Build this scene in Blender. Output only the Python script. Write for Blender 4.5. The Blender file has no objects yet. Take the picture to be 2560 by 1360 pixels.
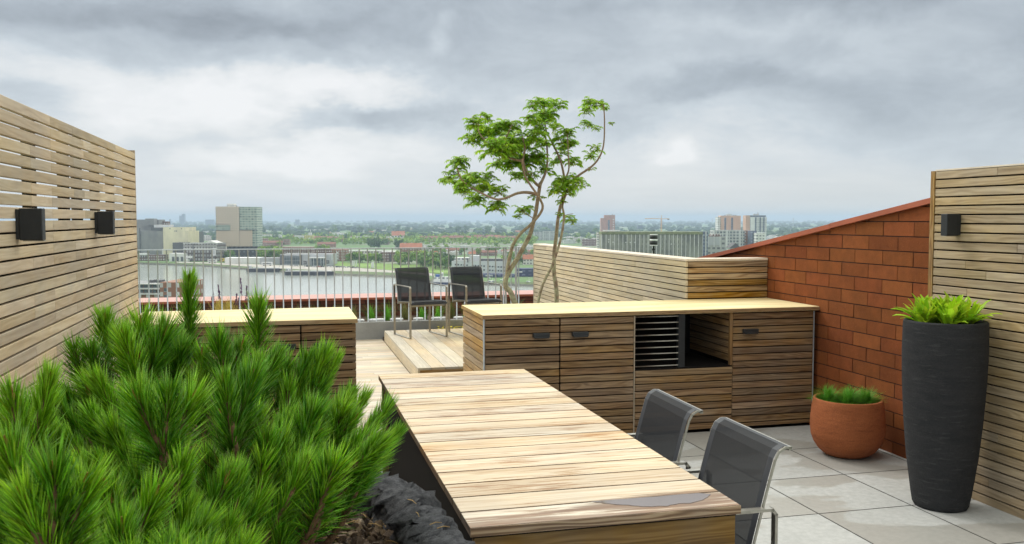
import bpy, bmesh, math, random
from mathutils import Vector, Matrix, noise, Euler
random.seed(7)
RND = random.random
U = random.uniform
sc = bpy.context.scene
COL = sc.collection

# ------------------------------------------------------------------ camera numbers
FPX, HZ, VPX, CAMH = 2250.0, 547.0, 712.0, 1.62
TH = math.atan((680 - HZ) / FPX)
PSI = math.atan((1280 - VPX) * math.cos(TH) / FPX)
_s, _c = math.sin(PSI), math.cos(PSI)
RV = Vector((_c, -_s, 0)); FH = Vector((_s, _c, 0))
FV = Vector((_s * math.cos(TH), _c * math.cos(TH), -math.sin(TH)))
UV_ = Vector((_s * math.sin(TH), _c * math.sin(TH), math.cos(TH)))
CAM = Vector((0, 0, CAMH))
GZ, WZ = -43.4, -46.0          # city ground and river level

def ray(px, py): return RV * ((px - 1280) / FPX) + UV_ * ((680 - py) / FPX) + FV
def at(px, py, x=None, y=None, z=None, D=None):
    d = ray(px, py)
    if z is not None: t = (z - CAMH) / d.z
    elif x is not None: t = x / d.x
    elif y is not None: t = y / d.y
    else: t = D / d.dot(FH)
    return CAM + d * t

# ------------------------------------------------------------------ node helpers
class NT:
    def __init__(s, nt): s.t = nt; s.n = nt.nodes; s.l = nt.links
    def add(s, typ, **kw):
        n = s.n.new(typ)
        for k, v in kw.items():
            if k.startswith('_'): setattr(n, k[1:], v)
        return n
    def set(s, sock, v):
        if isinstance(v, bpy.types.NodeSocket): s.l.new(v, sock)
        elif v is not None:
            if hasattr(sock.default_value, '__len__') and not hasattr(v, '__len__'): v = (v,) * len(sock.default_value)
            if hasattr(sock.default_value, '__len__') and len(sock.default_value) == 4 and len(v) == 3: v = (*v, 1)
            sock.default_value = v
    def math(s, op, a, b=None, c=None, clamp=False):
        n = s.n.new('ShaderNodeMath'); n.operation = op; n.use_clamp = clamp
        for i, v in enumerate((a, b, c)):
            if v is not None: s.set(n.inputs[i], v)
        return n.outputs[0]
    def vmath(s, op, a, b=None):
        n = s.n.new('ShaderNodeVectorMath'); n.operation = op
        s.set(n.inputs[0], a)
        if b is not None: s.set(n.inputs[1], b)
        return n.outputs[0]
    def comb(s, x, y, z):
        n = s.n.new('ShaderNodeCombineXYZ')
        for i, v in enumerate((x, y, z)): s.set(n.inputs[i], v)
        return n.outputs[0]
    def sep(s, v):
        n = s.n.new('ShaderNodeSeparateXYZ'); s.l.new(v, n.inputs[0]); return n.outputs
    def noise(s, v, scale=1, detail=3, rough=.55, dist=0, color=False):
        n = s.n.new('ShaderNodeTexNoise'); s.set(n.inputs['Vector'], v); s.set(n.inputs['Scale'], scale)
        n.inputs['Detail'].default_value = detail; n.inputs['Roughness'].default_value = rough; n.inputs['Distortion'].default_value = dist
        return n.outputs['Color' if color else 'Fac']
    def ramp(s, f, *stops, interp='LINEAR'):
        n = s.n.new('ShaderNodeValToRGB'); s.l.new(f, n.inputs[0]); r = n.color_ramp; r.interpolation = interp
        while len(r.elements) < len(stops): r.elements.new(.5)
        for e, (p, c) in zip(r.elements, stops):
            e.position = p; e.color = (c, c, c, 1) if not hasattr(c, '__len__') else (*c, 1)
        return n.outputs[0]
    def mix(s, f, a, b, mode='MIX'):
        n = s.n.new('ShaderNodeMix'); n.data_type = 'RGBA'; n.blend_type = mode
        s.set(n.inputs[0], f); s.set(n.inputs[6], a); s.set(n.inputs[7], b); return n.outputs[2]
    def sstep(s, v, a, b, lo=0, hi=1):
        n = s.n.new('ShaderNodeMapRange'); n.interpolation_type = 'SMOOTHSTEP'
        for i, x in enumerate((v, a, b, lo, hi)): s.set(n.inputs[i], x)
        return n.outputs[0]
    def lin(s, v, a, b, lo=0, hi=1):
        n = s.n.new('ShaderNodeMapRange')
        for i, x in enumerate((v, a, b, lo, hi)): s.set(n.inputs[i], x)
        return n.outputs[0]
    def hsv(s, c, h=.5, sat=1, v=1):
        n = s.n.new('ShaderNodeHueSaturation'); s.set(n.inputs['Color'], c)
        s.set(n.inputs['Hue'], h); s.set(n.inputs['Saturation'], sat); s.set(n.inputs['Value'], v); return n.outputs[0]
    def attr(s, name):
        n = s.n.new('ShaderNodeAttribute'); n.attribute_name = name; return n.outputs['Fac']
    def uv(s): return s.n.new('ShaderNodeTexCoord').outputs['UV']
    def obj(s): return s.n.new('ShaderNodeTexCoord').outputs['Object']
    def pos(s): return s.n.new('ShaderNodeNewGeometry').outputs['Position']
    def bump(s, h, strength=.3, dist=.01):
        n = s.n.new('ShaderNodeBump'); n.inputs['Strength'].default_value = strength; n.inputs['Distance'].default_value = dist
        s.l.new(h, n.inputs['Height']); return n.outputs[0]

def mat(name):
    m = bpy.data.materials.new(name); m.use_nodes = True
    t = NT(m.node_tree); t.b = m.node_tree.nodes['Principled BSDF']
    return m, t
def fin(t, col, rough=.6, normal=None, metal=0, spec=None):
    t.set(t.b.inputs['Base Color'], col); t.set(t.b.inputs['Roughness'], rough); t.set(t.b.inputs['Metallic'], metal)
    if spec is not None: t.set(t.b.inputs['Specular IOR Level'], spec)
    if normal is not None: t.l.new(normal, t.b.inputs['Normal'])

def plain(name, col, rough=.6, metal=0, var=.12, scale=6, bump=0, bscale=60, spec=None):
    m, t = mat(name); p = t.obj()
    n = t.noise(p, scale, 4)
    v = t.lin(n, .3, .7, 1 - var, 1 + var)
    nb = t.bump(t.noise(p, bscale, 4), bump, .01) if bump else None
    fin(t, t.hsv(col if len(col) == 4 else (*col, 1), v=v), rough, nb, metal, spec)
    return m

def wood(name, dark, mid, light, streak=None, st=.62, vvar=.25, rough=.62, figure=.5, grain=42, hvar=.012, svar=.25, bump=.25, damp=False):
    """boards: UV u runs along a board, v across it; face attribute rnd gives each board its own tone"""
    m, t = mat(name); u = t.uv(); x, y, _ = t.sep(u); r = t.attr('rnd')
    ro = t.math('MULTIPLY', r, 37.0)
    g = t.noise(t.comb(t.math('MULTIPLY', x, 2.2), t.math('MULTIPLY', y, grain), ro), 1, 5, .6)
    b = t.noise(t.comb(t.math('MULTIPLY', x, .9), t.math('MULTIPLY', y, 7), t.math('ADD', ro, 9.0)), 1, 3, .55, .4)
    w = t.add('ShaderNodeTexWave', _wave_type='BANDS', _bands_direction='Y')
    t.set(w.inputs['Vector'], t.comb(t.math('MULTIPLY', x, 1.1), t.math('ADD', t.math('MULTIPLY', y, 9.0), t.math('MULTIPLY', b, 2.2)), ro))
    w.inputs['Scale'].default_value = 1.3; w.inputs['Distortion'].default_value = 5; w.inputs['Detail'].default_value = 2; w.inputs['Detail Scale'].default_value = .7
    fw = t.math('MULTIPLY', w.outputs['Fac'], figure * .45)
    f = t.math('ADD', t.math('ADD', t.math('MULTIPLY', g, .62), t.math('MULTIPLY', b, .38)), t.math('SUBTRACT', fw, figure * .22))
    c = t.ramp(f, (.30, dark), (.50, mid), (.70, light))
    if streak:
        s = t.noise(t.comb(t.math('MULTIPLY', x, 4.5), t.math('MULTIPLY', y, 75), t.math('ADD', ro, 3)), 1, 4, .6, .3)
        s2 = t.noise(t.comb(t.math('MULTIPLY', x, 1.3), t.math('MULTIPLY', y, 5), t.math('ADD', ro, 5)), 1, 2)
        k = t.sstep(t.math('ADD', s, t.math('MULTIPLY', t.math('SUBTRACT', s2, .5), .7)), st, st + .1)
        c = t.mix(t.math('MULTIPLY', k, .8), c, streak)
    if damp:
        py = t.sep(t.pos())[1]; px_ = t.sep(t.pos())[0]; dx = t.math('DIVIDE', t.math('SUBTRACT', px_, 1.12), .25); dy = t.math('DIVIDE', t.math('SUBTRACT', py, 2.563), .062); rr = t.math('ADD', t.math('MULTIPLY', dx, dx), t.math('MULTIPLY', dy, dy)); kk = t.sstep(t.math('ADD', rr, t.math('MULTIPLY', t.math('SUBTRACT', g, .5), 5.0)), 1.9, .9); c = t.mix(t.math('MULTIPLY', kk, .8), c, (.17, .085, .04))
        k2 = t.sstep(t.math('ADD', py, t.math('MULTIPLY', t.math('SUBTRACT', g, .5), .5)), 2.585, 2.515); c = t.mix(t.math('MULTIPLY', k2, .75), c, (.20, .10, .045))
    st_ = t.noise(t.pos(), 2.6, 4, .65); c = t.hsv(c, .5, t.lin(st_, .35, .65, 1.08, .88), t.lin(st_, .3, .7, 1.08, .90))
    r2 = t.math('FRACT', t.math('MULTIPLY', r, 7.31)); r3 = t.math('FRACT', t.math('MULTIPLY', r, 13.7))
    c = t.hsv(c, t.lin(r2, 0, 1, .5 - hvar, .5 + hvar), t.lin(r3, 0, 1, 1 - svar, 1 + svar), t.lin(r, 0, 1, 1 - vvar, 1 + vvar))
    fin(t, c, rough, t.bump(f, bump, .003), spec=.3)
    return m

def facade(name, wall, win, wx, wz, fx, fz, wall2=None, rough=.7, lit=.3, ribs=None, bandh=None, offv=.3):
    """a far building's wall: window grid in metres from UV"""
    m, t = mat(name); x, y, _ = t.sep(t.uv())
    ux = t.math('DIVIDE', x, wx); uz = t.math('DIVIDE', y, wz)
    a = t.math('MULTIPLY', t.math('LESS_THAN', t.math('FRACT', ux), fx), t.math('LESS_THAN', t.math('ABSOLUTE', t.math('SUBTRACT', t.math('FRACT', uz), .5)), fz / 2))
    wn = t.add('ShaderNodeTexWhiteNoise', _noise_dimensions='2D')
    t.set(wn.inputs['Vector'], t.comb(t.math('FLOOR', ux), t.math('FLOOR', uz), 0))
    k = wn.outputs['Value']
    wc = t.mix(t.math('MULTIPLY', k, lit), win, tuple(min(1, c * 3 + .12) for c in win))
    n = t.noise(t.comb(t.math('MULTIPLY', x, .12), t.math('MULTIPLY', y, .05), 0), 1, 4)
    wl = t.mix(t.lin(n, .35, .65), wall, wall2 or tuple(c * .82 for c in wall))
    c = t.mix(a, wl, wc)
    if ribs:
        rw, rf, rc = ribs
        c = t.mix(t.math('LESS_THAN', t.math('FRACT', t.math('DIVIDE', x, rw)), rf), c, rc)
    if bandh:
        bh, bf, bc = bandh
        c = t.mix(t.math('LESS_THAN', t.math('FRACT', t.math('DIVIDE', y, bh)), bf), c, bc)
    fin(t, c, t.mix(a, (rough,) * 3, (.25,) * 3))
    return m

def leafmat(name, a, b, transl=.3, rough=.5, var=.25, hv=.02, spec=.3):
    m, t = mat(name); r = t.attr('rnd')
    c = t.mix(r, a, b)
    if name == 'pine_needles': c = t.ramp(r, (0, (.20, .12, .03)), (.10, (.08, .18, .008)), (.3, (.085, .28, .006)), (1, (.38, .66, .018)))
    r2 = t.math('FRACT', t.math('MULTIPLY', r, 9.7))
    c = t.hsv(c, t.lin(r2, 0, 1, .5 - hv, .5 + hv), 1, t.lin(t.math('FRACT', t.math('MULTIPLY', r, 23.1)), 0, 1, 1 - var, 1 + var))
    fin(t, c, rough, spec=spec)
    if transl:
        tr = t.add('ShaderNodeBsdfTranslucent'); t.l.new(c, tr.inputs[0])
        mx = t.add('ShaderNodeMixShader'); mx.inputs[0].default_value = transl
        t.l.new(t.b.outputs[0], mx.inputs[1]); t.l.new(tr.outputs[0], mx.inputs[2])
        t.l.new(mx.outputs[0], t.n['Material Output'].inputs[0])
    return m

# ------------------------------------------------------------------ mesh builder
class MB:
    def __init__(s): s.v = []; s.f = []; s.uv = []; s.mi = []; s.r = []; s.sm = []
    def face(s, idx, uvs=None, m=0, r=0, sm=False):
        s.f.append(idx); s.uv.append(uvs or [(0, 0)] * len(idx)); s.mi.append(m); s.r.append(r); s.sm.append(sm)
    def box(s, x0, x1, y0, y1, z0, z1, along='x', m=0, r=None, M=None, top=None):
        r = RND() if r is None else r
        o = len(s.v)
        P = [Vector((x, y, z)) for z in (z0, z1) for y in (y0, y1) for x in (x0, x1)]
        s.v += [tuple(M @ p) if M else tuple(p) for p in P]
        ou, ov = r * 53.0 % 7, r * 29.0 % 3
        for q, ax in (((0, 2, 3, 1), 'z'), ((4, 5, 7, 6), 'z'), ((0, 1, 5, 4), 'y'), ((2, 6, 7, 3), 'y'), ((0, 4, 6, 2), 'x'), ((1, 3, 7, 5), 'x')):
            uvs = []
            for i in q:
                p = P[i]
                if along == 'wall':
                    uu = (p.x - x0, p.z - z0) if ax == 'y' else ((p.y - y0, p.z - z0) if ax == 'x' else (p.x - x0 + .3, -.01))
                elif along == 'x': uu = (p.x, p.z + p.y) if ax != 'x' else (p.y, p.z)
                elif along == 'y': uu = (p.y, p.z + p.x) if ax != 'y' else (p.x, p.z)
                else: uu = (p.z, p.x + p.y) if ax != 'z' else (p.x, p.y)
                uvs.append(uu if along == 'wall' else (uu[0] + ou, uu[1] + ov))
            mm = m
            if top is not None and q == (4, 5, 7, 6): mm = top
            s.face([o + i for i in q], uvs, mm, r)
    def quad(s, a, b, c, d, m=0, r=None, uvs=None):
        r = RND() if r is None else r
        o = len(s.v); s.v += [tuple(a), tuple(b), tuple(c), tuple(d)]
        s.face([o, o + 1, o + 2, o + 3], uvs, m, r)
    def tri(s, a, b, c, m=0, r=None):
        r = RND() if r is None else r
        o = len(s.v); s.v += [tuple(a), tuple(b), tuple(c)]; s.face([o, o + 1, o + 2], None, m, r)
    def prism(s, pts, z0, z1, m=0, r=None, top=None):
        r = RND() if r is None else r
        n = len(pts); o = len(s.v)
        s.v += [(p[0], p[1], z0) for p in pts] + [(p[0], p[1], z1) for p in pts]
        s.face([o + i for i in range(n)][::-1], None, m, r); s.face([o + n + i for i in range(n)], [(p[0], p[1]) for p in pts], m if top is None else top, r)
        d = 0
        for i in range(n):
            j = (i + 1) % n; L = math.dist(pts[i][:2], pts[j][:2])
            s.face([o + i, o + j, o + n + j, o + n + i], [(d, 0), (d + L, 0), (d + L, z1 - z0), (d, z1 - z0)], m, r); d += L
    def tube(s, pts, rad, n=8, m=0, r=None, cap=True, sm=True):
        r = RND() if r is None else r
        pts = [Vector(p) for p in pts]; o = len(s.v); up = Vector((.13, .21, .97)); L = 0
        for i, p in enumerate(pts):
            d = (pts[min(i + 1, len(pts) - 1)] - pts[max(i - 1, 0)]).normalized()
            a = d.cross(up)
            if a.length < .05: a = d.cross(Vector((1, 0, 0)))
            a.normalize(); b = d.cross(a); R = rad[i] if hasattr(rad, '__len__') else rad
            s.v += [tuple(p + a * (R * math.cos(k * 2 * math.pi / n)) + b * (R * math.sin(k * 2 * math.pi / n))) for k in range(n)]
        for i in range(len(pts) - 1):
            for k in range(n):
                j = (k + 1) % n
                s.face([o + i * n + k, o + i * n + j, o + (i + 1) * n + j, o + (i + 1) * n + k], [(i * .1, k / n), (i * .1, (k + 1) / n), (i * .1 + .1, (k + 1) / n), (i * .1 + .1, k / n)], m, r, sm)
        if cap:
            s.face([o + k for k in range(n)], None, m, r); s.face([o + (len(pts) - 1) * n + k for k in range(n)][::-1], None, m, r)
    def lathe(s, prof, n=48, m=0, r=None, cx=0, cy=0):
        r = RND() if r is None else r; o = len(s.v)
        for (R, z) in prof: s.v += [(cx + R * math.cos(2 * math.pi * k / n), cy + R * math.sin(2 * math.pi * k / n), z) for k in range(n)]
        for i in range(len(prof) - 1):
            for k in range(n):
                j = (k + 1) % n; s.face([o + i * n + k, o + i * n + j, o + (i + 1) * n + j, o + (i + 1) * n + k], None, m, r, True)
    def bar(s, a, b, w, h, up=(0, 0, 1), m=0, r=None):
        a, b = Vector(a), Vector(b); d = (b - a); L = d.length; d.normalize(); up = Vector(up)
        x = d.cross(up); 
        if x.length < .01: x = d.cross(Vector((0, 1, 0)))
        x.normalize(); z = x.cross(d)
        M = Matrix((( x.x, d.x, z.x, a.x), (x.y, d.y, z.y, a.y), (x.z, d.z, z.z, a.z), (0, 0, 0, 1)))
        s.box(-w / 2, w / 2, 0, L, -h / 2, h / 2, 'y', m, r, M)
    def build(s, name, mats, parent=None, bevel=0, seg=1):
        me = bpy.data.meshes.new(name); me.from_pydata(s.v, [], s.f); me.update()
        ul = me.uv_layers.new(name='UVMap'); flat = [c for f in s.uv for p in f for c in p]
        ul.data.foreach_set('uv', flat)
        a = me.attributes.new('rnd', 'FLOAT', 'FACE'); a.data.foreach_set('value', s.r)
        me.polygons.foreach_set('material_index', s.mi); me.polygons.foreach_set('use_smooth', s.sm)
        for q in (mats if isinstance(mats, (list, tuple)) else [mats]): me.materials.append(q)
        o = bpy.data.objects.new(name, me); COL.objects.link(o)
        if parent: o.parent = parent
        if bevel:
            b = o.modifiers.new('bevel', 'BEVEL'); b.width = bevel; b.segments = seg; b.limit_method = 'ANGLE'
        return o

def tag(o, label=None, cat=None, group=None, kind=None):
    if label: o['label'] = label
    if cat: o['category'] = cat
    if group: o['group'] = group
    if kind: o['kind'] = kind
    return o
def thing(name, label, cat, loc=(0, 0, 0), rz=0, group=None):
    o = bpy.data.objects.new(name, None); COL.objects.link(o); o.empty_display_size = .2
    o.location = loc; o.rotation_euler = (0, 0, rz)
    return tag(o, label, cat, group)
def struct(o): return tag(o, kind='structure')
def copy_thing(root, loc, rz, label=None):
    r = root.copy(); COL.objects.link(r); r.location = loc; r.rotation_euler = (0, 0, rz)
    if label: r['label'] = label
    for ch in root.children:
        c = ch.copy(); COL.objects.link(c); c.parent = r
        for g in ch.children:
            d = g.copy(); COL.objects.link(d); d.parent = c
    return r
def smooth_line(P, n=6):
    P = [Vector(p) for p in P]; out = []
    for i in range(len(P) - 1):
        a, b, c, d = P[max(i - 1, 0)], P[i], P[i + 1], P[min(i + 2, len(P) - 1)]
        for k in range(n):
            t = k / n
            out.append(.5 * ((2 * b) + (c - a) * t + (2 * a - 5 * b + 4 * c - d) * t * t + (3 * b - a - 3 * c + d) * t ** 3))
    out.append(P[-1]); return out

# ------------------------------------------------------------------ materials
M = {}
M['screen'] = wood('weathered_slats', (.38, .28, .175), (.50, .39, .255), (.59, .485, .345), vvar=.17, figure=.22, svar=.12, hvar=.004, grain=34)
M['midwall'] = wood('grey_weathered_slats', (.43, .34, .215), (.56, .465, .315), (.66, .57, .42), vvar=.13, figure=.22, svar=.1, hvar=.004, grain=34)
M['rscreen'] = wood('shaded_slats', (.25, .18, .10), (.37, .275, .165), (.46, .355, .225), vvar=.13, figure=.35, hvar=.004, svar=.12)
M['brownslat'] = wood('brown_slats', (.125, .070, .034), (.215, .133, .068), (.32, .21, .112), vvar=.24, figure=.45, grain=60, hvar=.004, svar=.12)
M['sideslat'] = wood('side_slats', (.27, .17, .075), (.38, .255, .12), (.48, .34, .18), vvar=.15, figure=.4, hvar=.006)
M['goldslat'] = wood('golden_slats', (.17, .09, .032), (.33, .20, .085), (.46, .31, .15), vvar=.2, figure=.55, hvar=.006)
M['table'] = wood('bleached_teak', (.42, .29, .18), (.56, .45, .325), (.68, .595, .47), streak=(.27, .135, .055), st=.565, vvar=.08, figure=.2, hvar=.005, svar=.2, grain=60, damp=True)
M['tablefront'] = wood('damp_teak_edge', (.16, .09, .04), (.30, .18, .08), (.44, .30, .16), figure=1, grain=60)
M['tableedge'] = wood('shaded_board_edge', (.05, .03, .015), (.10, .06, .03), (.16, .10, .055))  # board sides coloured dark to stand in for shade in the gaps
M['tablepanel'] = wood('oiled_panel', (.10, .06, .026), (.17, .11, .05), (.245, .165, .082), figure=.4, grain=80, vvar=.1)
M['deck'] = wood('silvered_decking', (.40, .31, .22), (.55, .46, .35), (.66, .57, .46), vvar=.12, figure=.3, grain=60)
M['platform'] = wood('platform_boards', (.40, .32, .22), (.52, .43, .31), (.60, .51, .39), vvar=.12, figure=.25, hvar=.006)
M['cap'] = plain('bleached_cap', (.70, .60, .48), .6, scale=9)
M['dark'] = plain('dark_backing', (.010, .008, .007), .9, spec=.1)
M['black'] = plain('black_metal', (.018, .02, .022), .45, scale=30, bump=.1, bscale=400)
M['steel'] = plain('brushed_steel', (.40, .375, .33), .38, .9, scale=40)
M['galv'] = plain('galvanised_steel', (.50, .53, .56), .45, .35, scale=30, var=.12)
M['edge'] = plain('pale_trim', (.42, .34, .25), .5)

def counter_top():
    m, t = mat('varnished_plywood'); p = t.obj(); x, y, z = t.sep(p)
    n = t.noise(t.comb(t.math('MULTIPLY', x, 1.2), t.math('MULTIPLY', y, 7), z), 1, 4, .5, .5)
    n2 = t.noise(p, 1.6, 3)
    c = t.mix(t.lin(n, .35, .65), (.87, .745, .45), (.74, .58, .30))
    c = t.mix(t.sstep(n2, .5, .8), c, (.66, .48, .24))
    fin(t, c, t.lin(n2, .3, .7, .5, .65), spec=.15); return m
M['ctop'] = counter_top()
def ply_edge():
    m, t = mat('plywood_edge'); x, y, _ = t.sep(t.uv())
    n = t.noise(t.comb(t.math('MULTIPLY', x, 9), t.math('MULTIPLY', y, 160), 0), 1, 4)
    fin(t, t.ramp(n, (.35, (.14, .075, .03)), (.5, (.34, .21, .09)), (.68, (.24, .15, .11))), .6); return m
M['cedge'] = ply_edge()

def brickmat():
    m, t = mat('red_concrete_block'); r = t.attr('rnd'); p = t.obj()
    n = t.noise(p, 9, 5, .65); n2 = t.noise(p, 110, 4, .8)
    c = t.mix(t.lin(n, .3, .7), (.28, .084, .028), (.20, .062, .023))
    c = t.hsv(c, t.lin(r, 0, 1, .498, .506), 1, t.lin(t.math('FRACT', t.math('MULTIPLY', r, 5.7)), 0, 1, .84, 1.12))
    c = t.mix(t.sstep(n2, .60, .72), c, (.38, .14, .06)); c = t.mix(t.sstep(n2, .40, .28), c, (.08, .024, .011)); c = t.hsv(c, v=t.lin(t.noise(p, 1.7, 4, .6), .3, .7, 1.12, .82))
    fin(t, c, .85, t.bump(n2, .9, .008), spec=.1); return m
M['brick'] = brickmat()
M['mortar'] = plain('dark_mortar', (.035, .012, .007), .9)
M['coping'] = plain('red_coping', (.36, .095, .045), .5, scale=3)
M['copingwet'] = plain('sky_sheen_coping', (.56, .27, .21), .32, scale=3, var=.08)  # wet red coping, its sky reflection put into the paler pink colour
def parapet_brick():
    m, t = mat('brown_brick'); b = t.add('ShaderNodeTexBrick'); x, y, z = t.sep(t.obj())
    t.set(b.inputs['Vector'], t.comb(x, z, 0)); b.inputs['Color1'].default_value = (.10, .028, .012, 1); b.inputs['Color2'].default_value = (.145, .04, .018, 1)
    b.inputs['Mortar'].default_value = (.03, .012, .008, 1); b.inputs['Scale'].default_value = 1; b.inputs['Brick Width'].default_value = .315
    b.inputs['Row Height'].default_value = .1; b.inputs['Mortar Size'].default_value = .006
    n = t.noise(t.obj(), 12, 4)
    fin(t, t.hsv(b.outputs[0], v=t.lin(n, .3, .7, .7, 1.25)), .85); return m
M['parapet'] = parapet_brick()
def concrete(name, a, b, scale=5):
    m, t = mat(name); p = t.obj(); n = t.noise(p, scale, 5, .6); n2 = t.noise(p, 140, 3, .7)
    c = t.mix(t.lin(n, .3, .7), a, b); c = t.hsv(c, v=t.lin(n2, .3, .7, .92, 1.08)); fin(t, c, .75, t.bump(n2, .15, .003)); return m
M['kerb'] = concrete('grey_kerb', (.36, .36, .34), (.25, .25, .245), 3)

def tilemat():
    m, t = mat('grey_concrete_tile'); p = t.pos(); r = t.attr('rnd')
    x, y, z = t.sep(p)
    n = t.noise(p, 2.2, 5, .55, .3); fine = t.noise(p, 120, 4, .75); mid = t.noise(p, 26, 4, .7)
    dry = t.mix(t.lin(n, .3, .7), (.44, .44, .435), (.375, .375, .368))
    dry = t.hsv(dry, v=t.lin(mid, .3, .7, .86, 1.12))
    dry = t.mix(t.math('MULTIPLY', t.sstep(fine, .58, .72), .3), dry, (.66, .66, .66))
    wet = t.hsv(t.mix(t.lin(n, .3, .7), (.30, .285, .26), (.35, .335, .31)), v=t.lin(mid, .3, .7, .93, 1.06))
    # rain water still standing in the middle of the slabs: wide soft edged stains
    sx = t.noise(t.comb(t.math('MULTIPLY', x, 1.0), t.math('MULTIPLY', y, 1.6), t.math('MULTIPLY', r, 8)), 1.15, 3, .5, .2)
    w = t.sstep(sx, .50, .535)
    c = t.mix(t.math('MULTIPLY', w, .7), dry, wet)
    c = t.hsv(c, v=t.lin(r, 0, 1, .93, 1.07))
    fin(t, c, t.mix(w, (.7,) * 3, (.42,) * 3), t.bump(fine, .12, .002)); return m
M['tile'] = tilemat()
M['joint'] = plain('tile_joint', (.10, .095, .09), .9)
def soilmat(name, a, b):
    m, t = mat(name); p = t.obj(); n = t.noise(p, 60, 5, .7); fin(t, t.mix(t.lin(n, .35, .65), a, b), .95, t.bump(n, .8, .02)); return m
M['soil'] = soilmat('planting_soil', (.035, .022, .013), (.11, .07, .04))
def rockmat():
    m, t = mat('black_lava_stone'); p = t.obj(); n = t.noise(p, 35, 6, .75); n2 = t.noise(p, 7, 4); n3 = t.noise(p, 160, 4, .8)
    c = t.mix(t.lin(n, .35, .65), (.030, .031, .036), (.125, .125, .135)); c = t.hsv(c, v=t.lin(n2, .3, .7, .65, 1.3))
    c = t.mix(t.sstep(n3, .42, .30), c, (.008, .008, .009))
    fin(t, c, .9, t.bump(t.math('ADD', n, n3), 1.0, .012), spec=.2); return m
M['lava'] = rockmat()
M['gravel'] = None
def gravelmat():
    m, t = mat('brown_lava_gravel'); r = t.attr('rnd'); p = t.obj(); n = t.noise(p, 140, 4, .7)
    c = t.ramp(r, (0, (.035, .022, .015)), (.45, (.10, .062, .035)), (.8, (.20, .14, .085)), (1, (.27, .21, .15)))
    fin(t, t.hsv(c, v=t.lin(n, .3, .7, .5, 1.4)), .95, t.bump(n, .7, .006)); return m
M['gravel'] = gravelmat()
def potmat(name, a, b, c3):
    m, t = mat(name); p = t.obj(); x, y, z = t.sep(p)
    n = t.noise(t.comb(x, y, t.math('MULTIPLY', z, 4)), 7, 5, .65); n2 = t.noise(p, 130, 4, .7); n3 = t.noise(t.comb(t.math('MULTIPLY', x, 2), t.math('MULTIPLY', y, 2), t.math('MULTIPLY', z, 14)), 5, 3, .6)
    c = t.mix(t.lin(n, .3, .7), a, b); c = t.mix(t.math('MULTIPLY', t.sstep(n3, .55, .72), .7), c, c3)
    c = t.hsv(c, v=t.lin(n2, .25, .75, .75, 1.25))
    fin(t, c, .85, t.bump(t.math('ADD', n3, n2), .45, .006), spec=.2); return m
M['tallpot'] = potmat('charcoal_stone', (.020, .0205, .0225), (.031, .031, .033), (.05, .05, .052))
M['terra'] = potmat('terracotta', (.33, .105, .040), (.25, .076, .028), (.19, .056, .022))
def slingmat():
    m, t = mat('charcoal_mesh_fabric'); x, y, _ = t.sep(t.uv())
    wv = t.math('MULTIPLY', t.math('ADD', t.math('SINE', t.math('MULTIPLY', x, 1500)), 1), .5)
    n = t.noise(t.comb(t.math('MULTIPLY', x, 160), t.math('MULTIPLY', y, 40), 0), 1, 3)
    c = t.mix(t.math('ADD', t.math('MULTIPLY', wv, .4), t.math('MULTIPLY', n, .5)), (.008, .009, .011), (.030, .031, .037))
    fin(t, c, .7, spec=.2)
    tr = t.add('ShaderNodeBsdfTransparent'); mx = t.add('ShaderNodeMixShader'); mx.inputs[0].default_value = .065
    t.l.new(t.b.outputs[0], mx.inputs[1]); t.l.new(tr.outputs[0], mx.inputs[2]); t.l.new(mx.outputs[0], t.n['Material Output'].inputs[0]); return m
M['sling'] = slingmat()
M['hem'] = plain('charcoal_hem', (.028, .030, .038), .6)
M['bark'] = None
def barkmat():
    m, t = mat('lichen_bark'); p = t.obj(); n = t.noise(p, 16, 5, .65); n2 = t.noise(p, 45, 4, .7); z = t.sep(p)[2]
    low = t.sstep(z, 2.1, 1.0)   # lichen covers the lower stems
    c = t.mix(t.math('MULTIPLY', low, t.sstep(n, .38, .54)), (.29, .20, .13), (.43, .40, .24))
    c = t.hsv(c, v=t.lin(n2, .3, .7, .6, 1.3)); fin(t, c, .85, t.bump(n2, .5, .006)); return m
M['bark'] = barkmat()
M['twig'] = plain('brown_pine_bark', (.16, .085, .04), .9, scale=60, var=.4, bump=.5, bscale=150)
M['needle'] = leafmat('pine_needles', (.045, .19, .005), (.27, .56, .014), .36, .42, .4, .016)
M['dryneedle'] = plain('dry_needles', (.38, .24, .08), .8)
M['bud'] = plain('orange_buds', (.42, .19, .05), .7)
M['sumac'] = leafmat('sumac_leaves', (.21, .41, .02), (.46, .68, .05), .5, .45, .3, .018)
M['rachis'] = plain('leaf_stalks', (.30, .16, .06), .7)
M['lime'] = leafmat('lime_fern', (.26, .48, .012), (.54, .70, .04), .4, .4, .3, .02)
M['grass'] = leafmat('green_grass', (.07, .26, .02), (.18, .42, .04), .3, .5, .3, .02)
M['dullgrass'] = leafmat('mixed_grass', (.07, .14, .03), (.26, .22, .08), .25, .6, .3, .02)
M['yellowgrass'] = leafmat('straw_grass', (.50, .42, .08), (.62, .50, .16), .3, .6, .15, .02)
M['purple'] = leafmat('purple_flowers', (.07, .025, .11), (.14, .05, .16), .1, .7, .3, .02)
M['yellow'] = leafmat('yellow_flowers', (.80, .62, .02), (.70, .66, .03), .2, .6, .15, .01)
M['white'] = plain('white_stone', (.80, .80, .80), .6, scale=20)
M['lampblack'] = plain('black_lamp_body', (.014, .016, .019), .55, scale=40, bump=.15, bscale=500)
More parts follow.
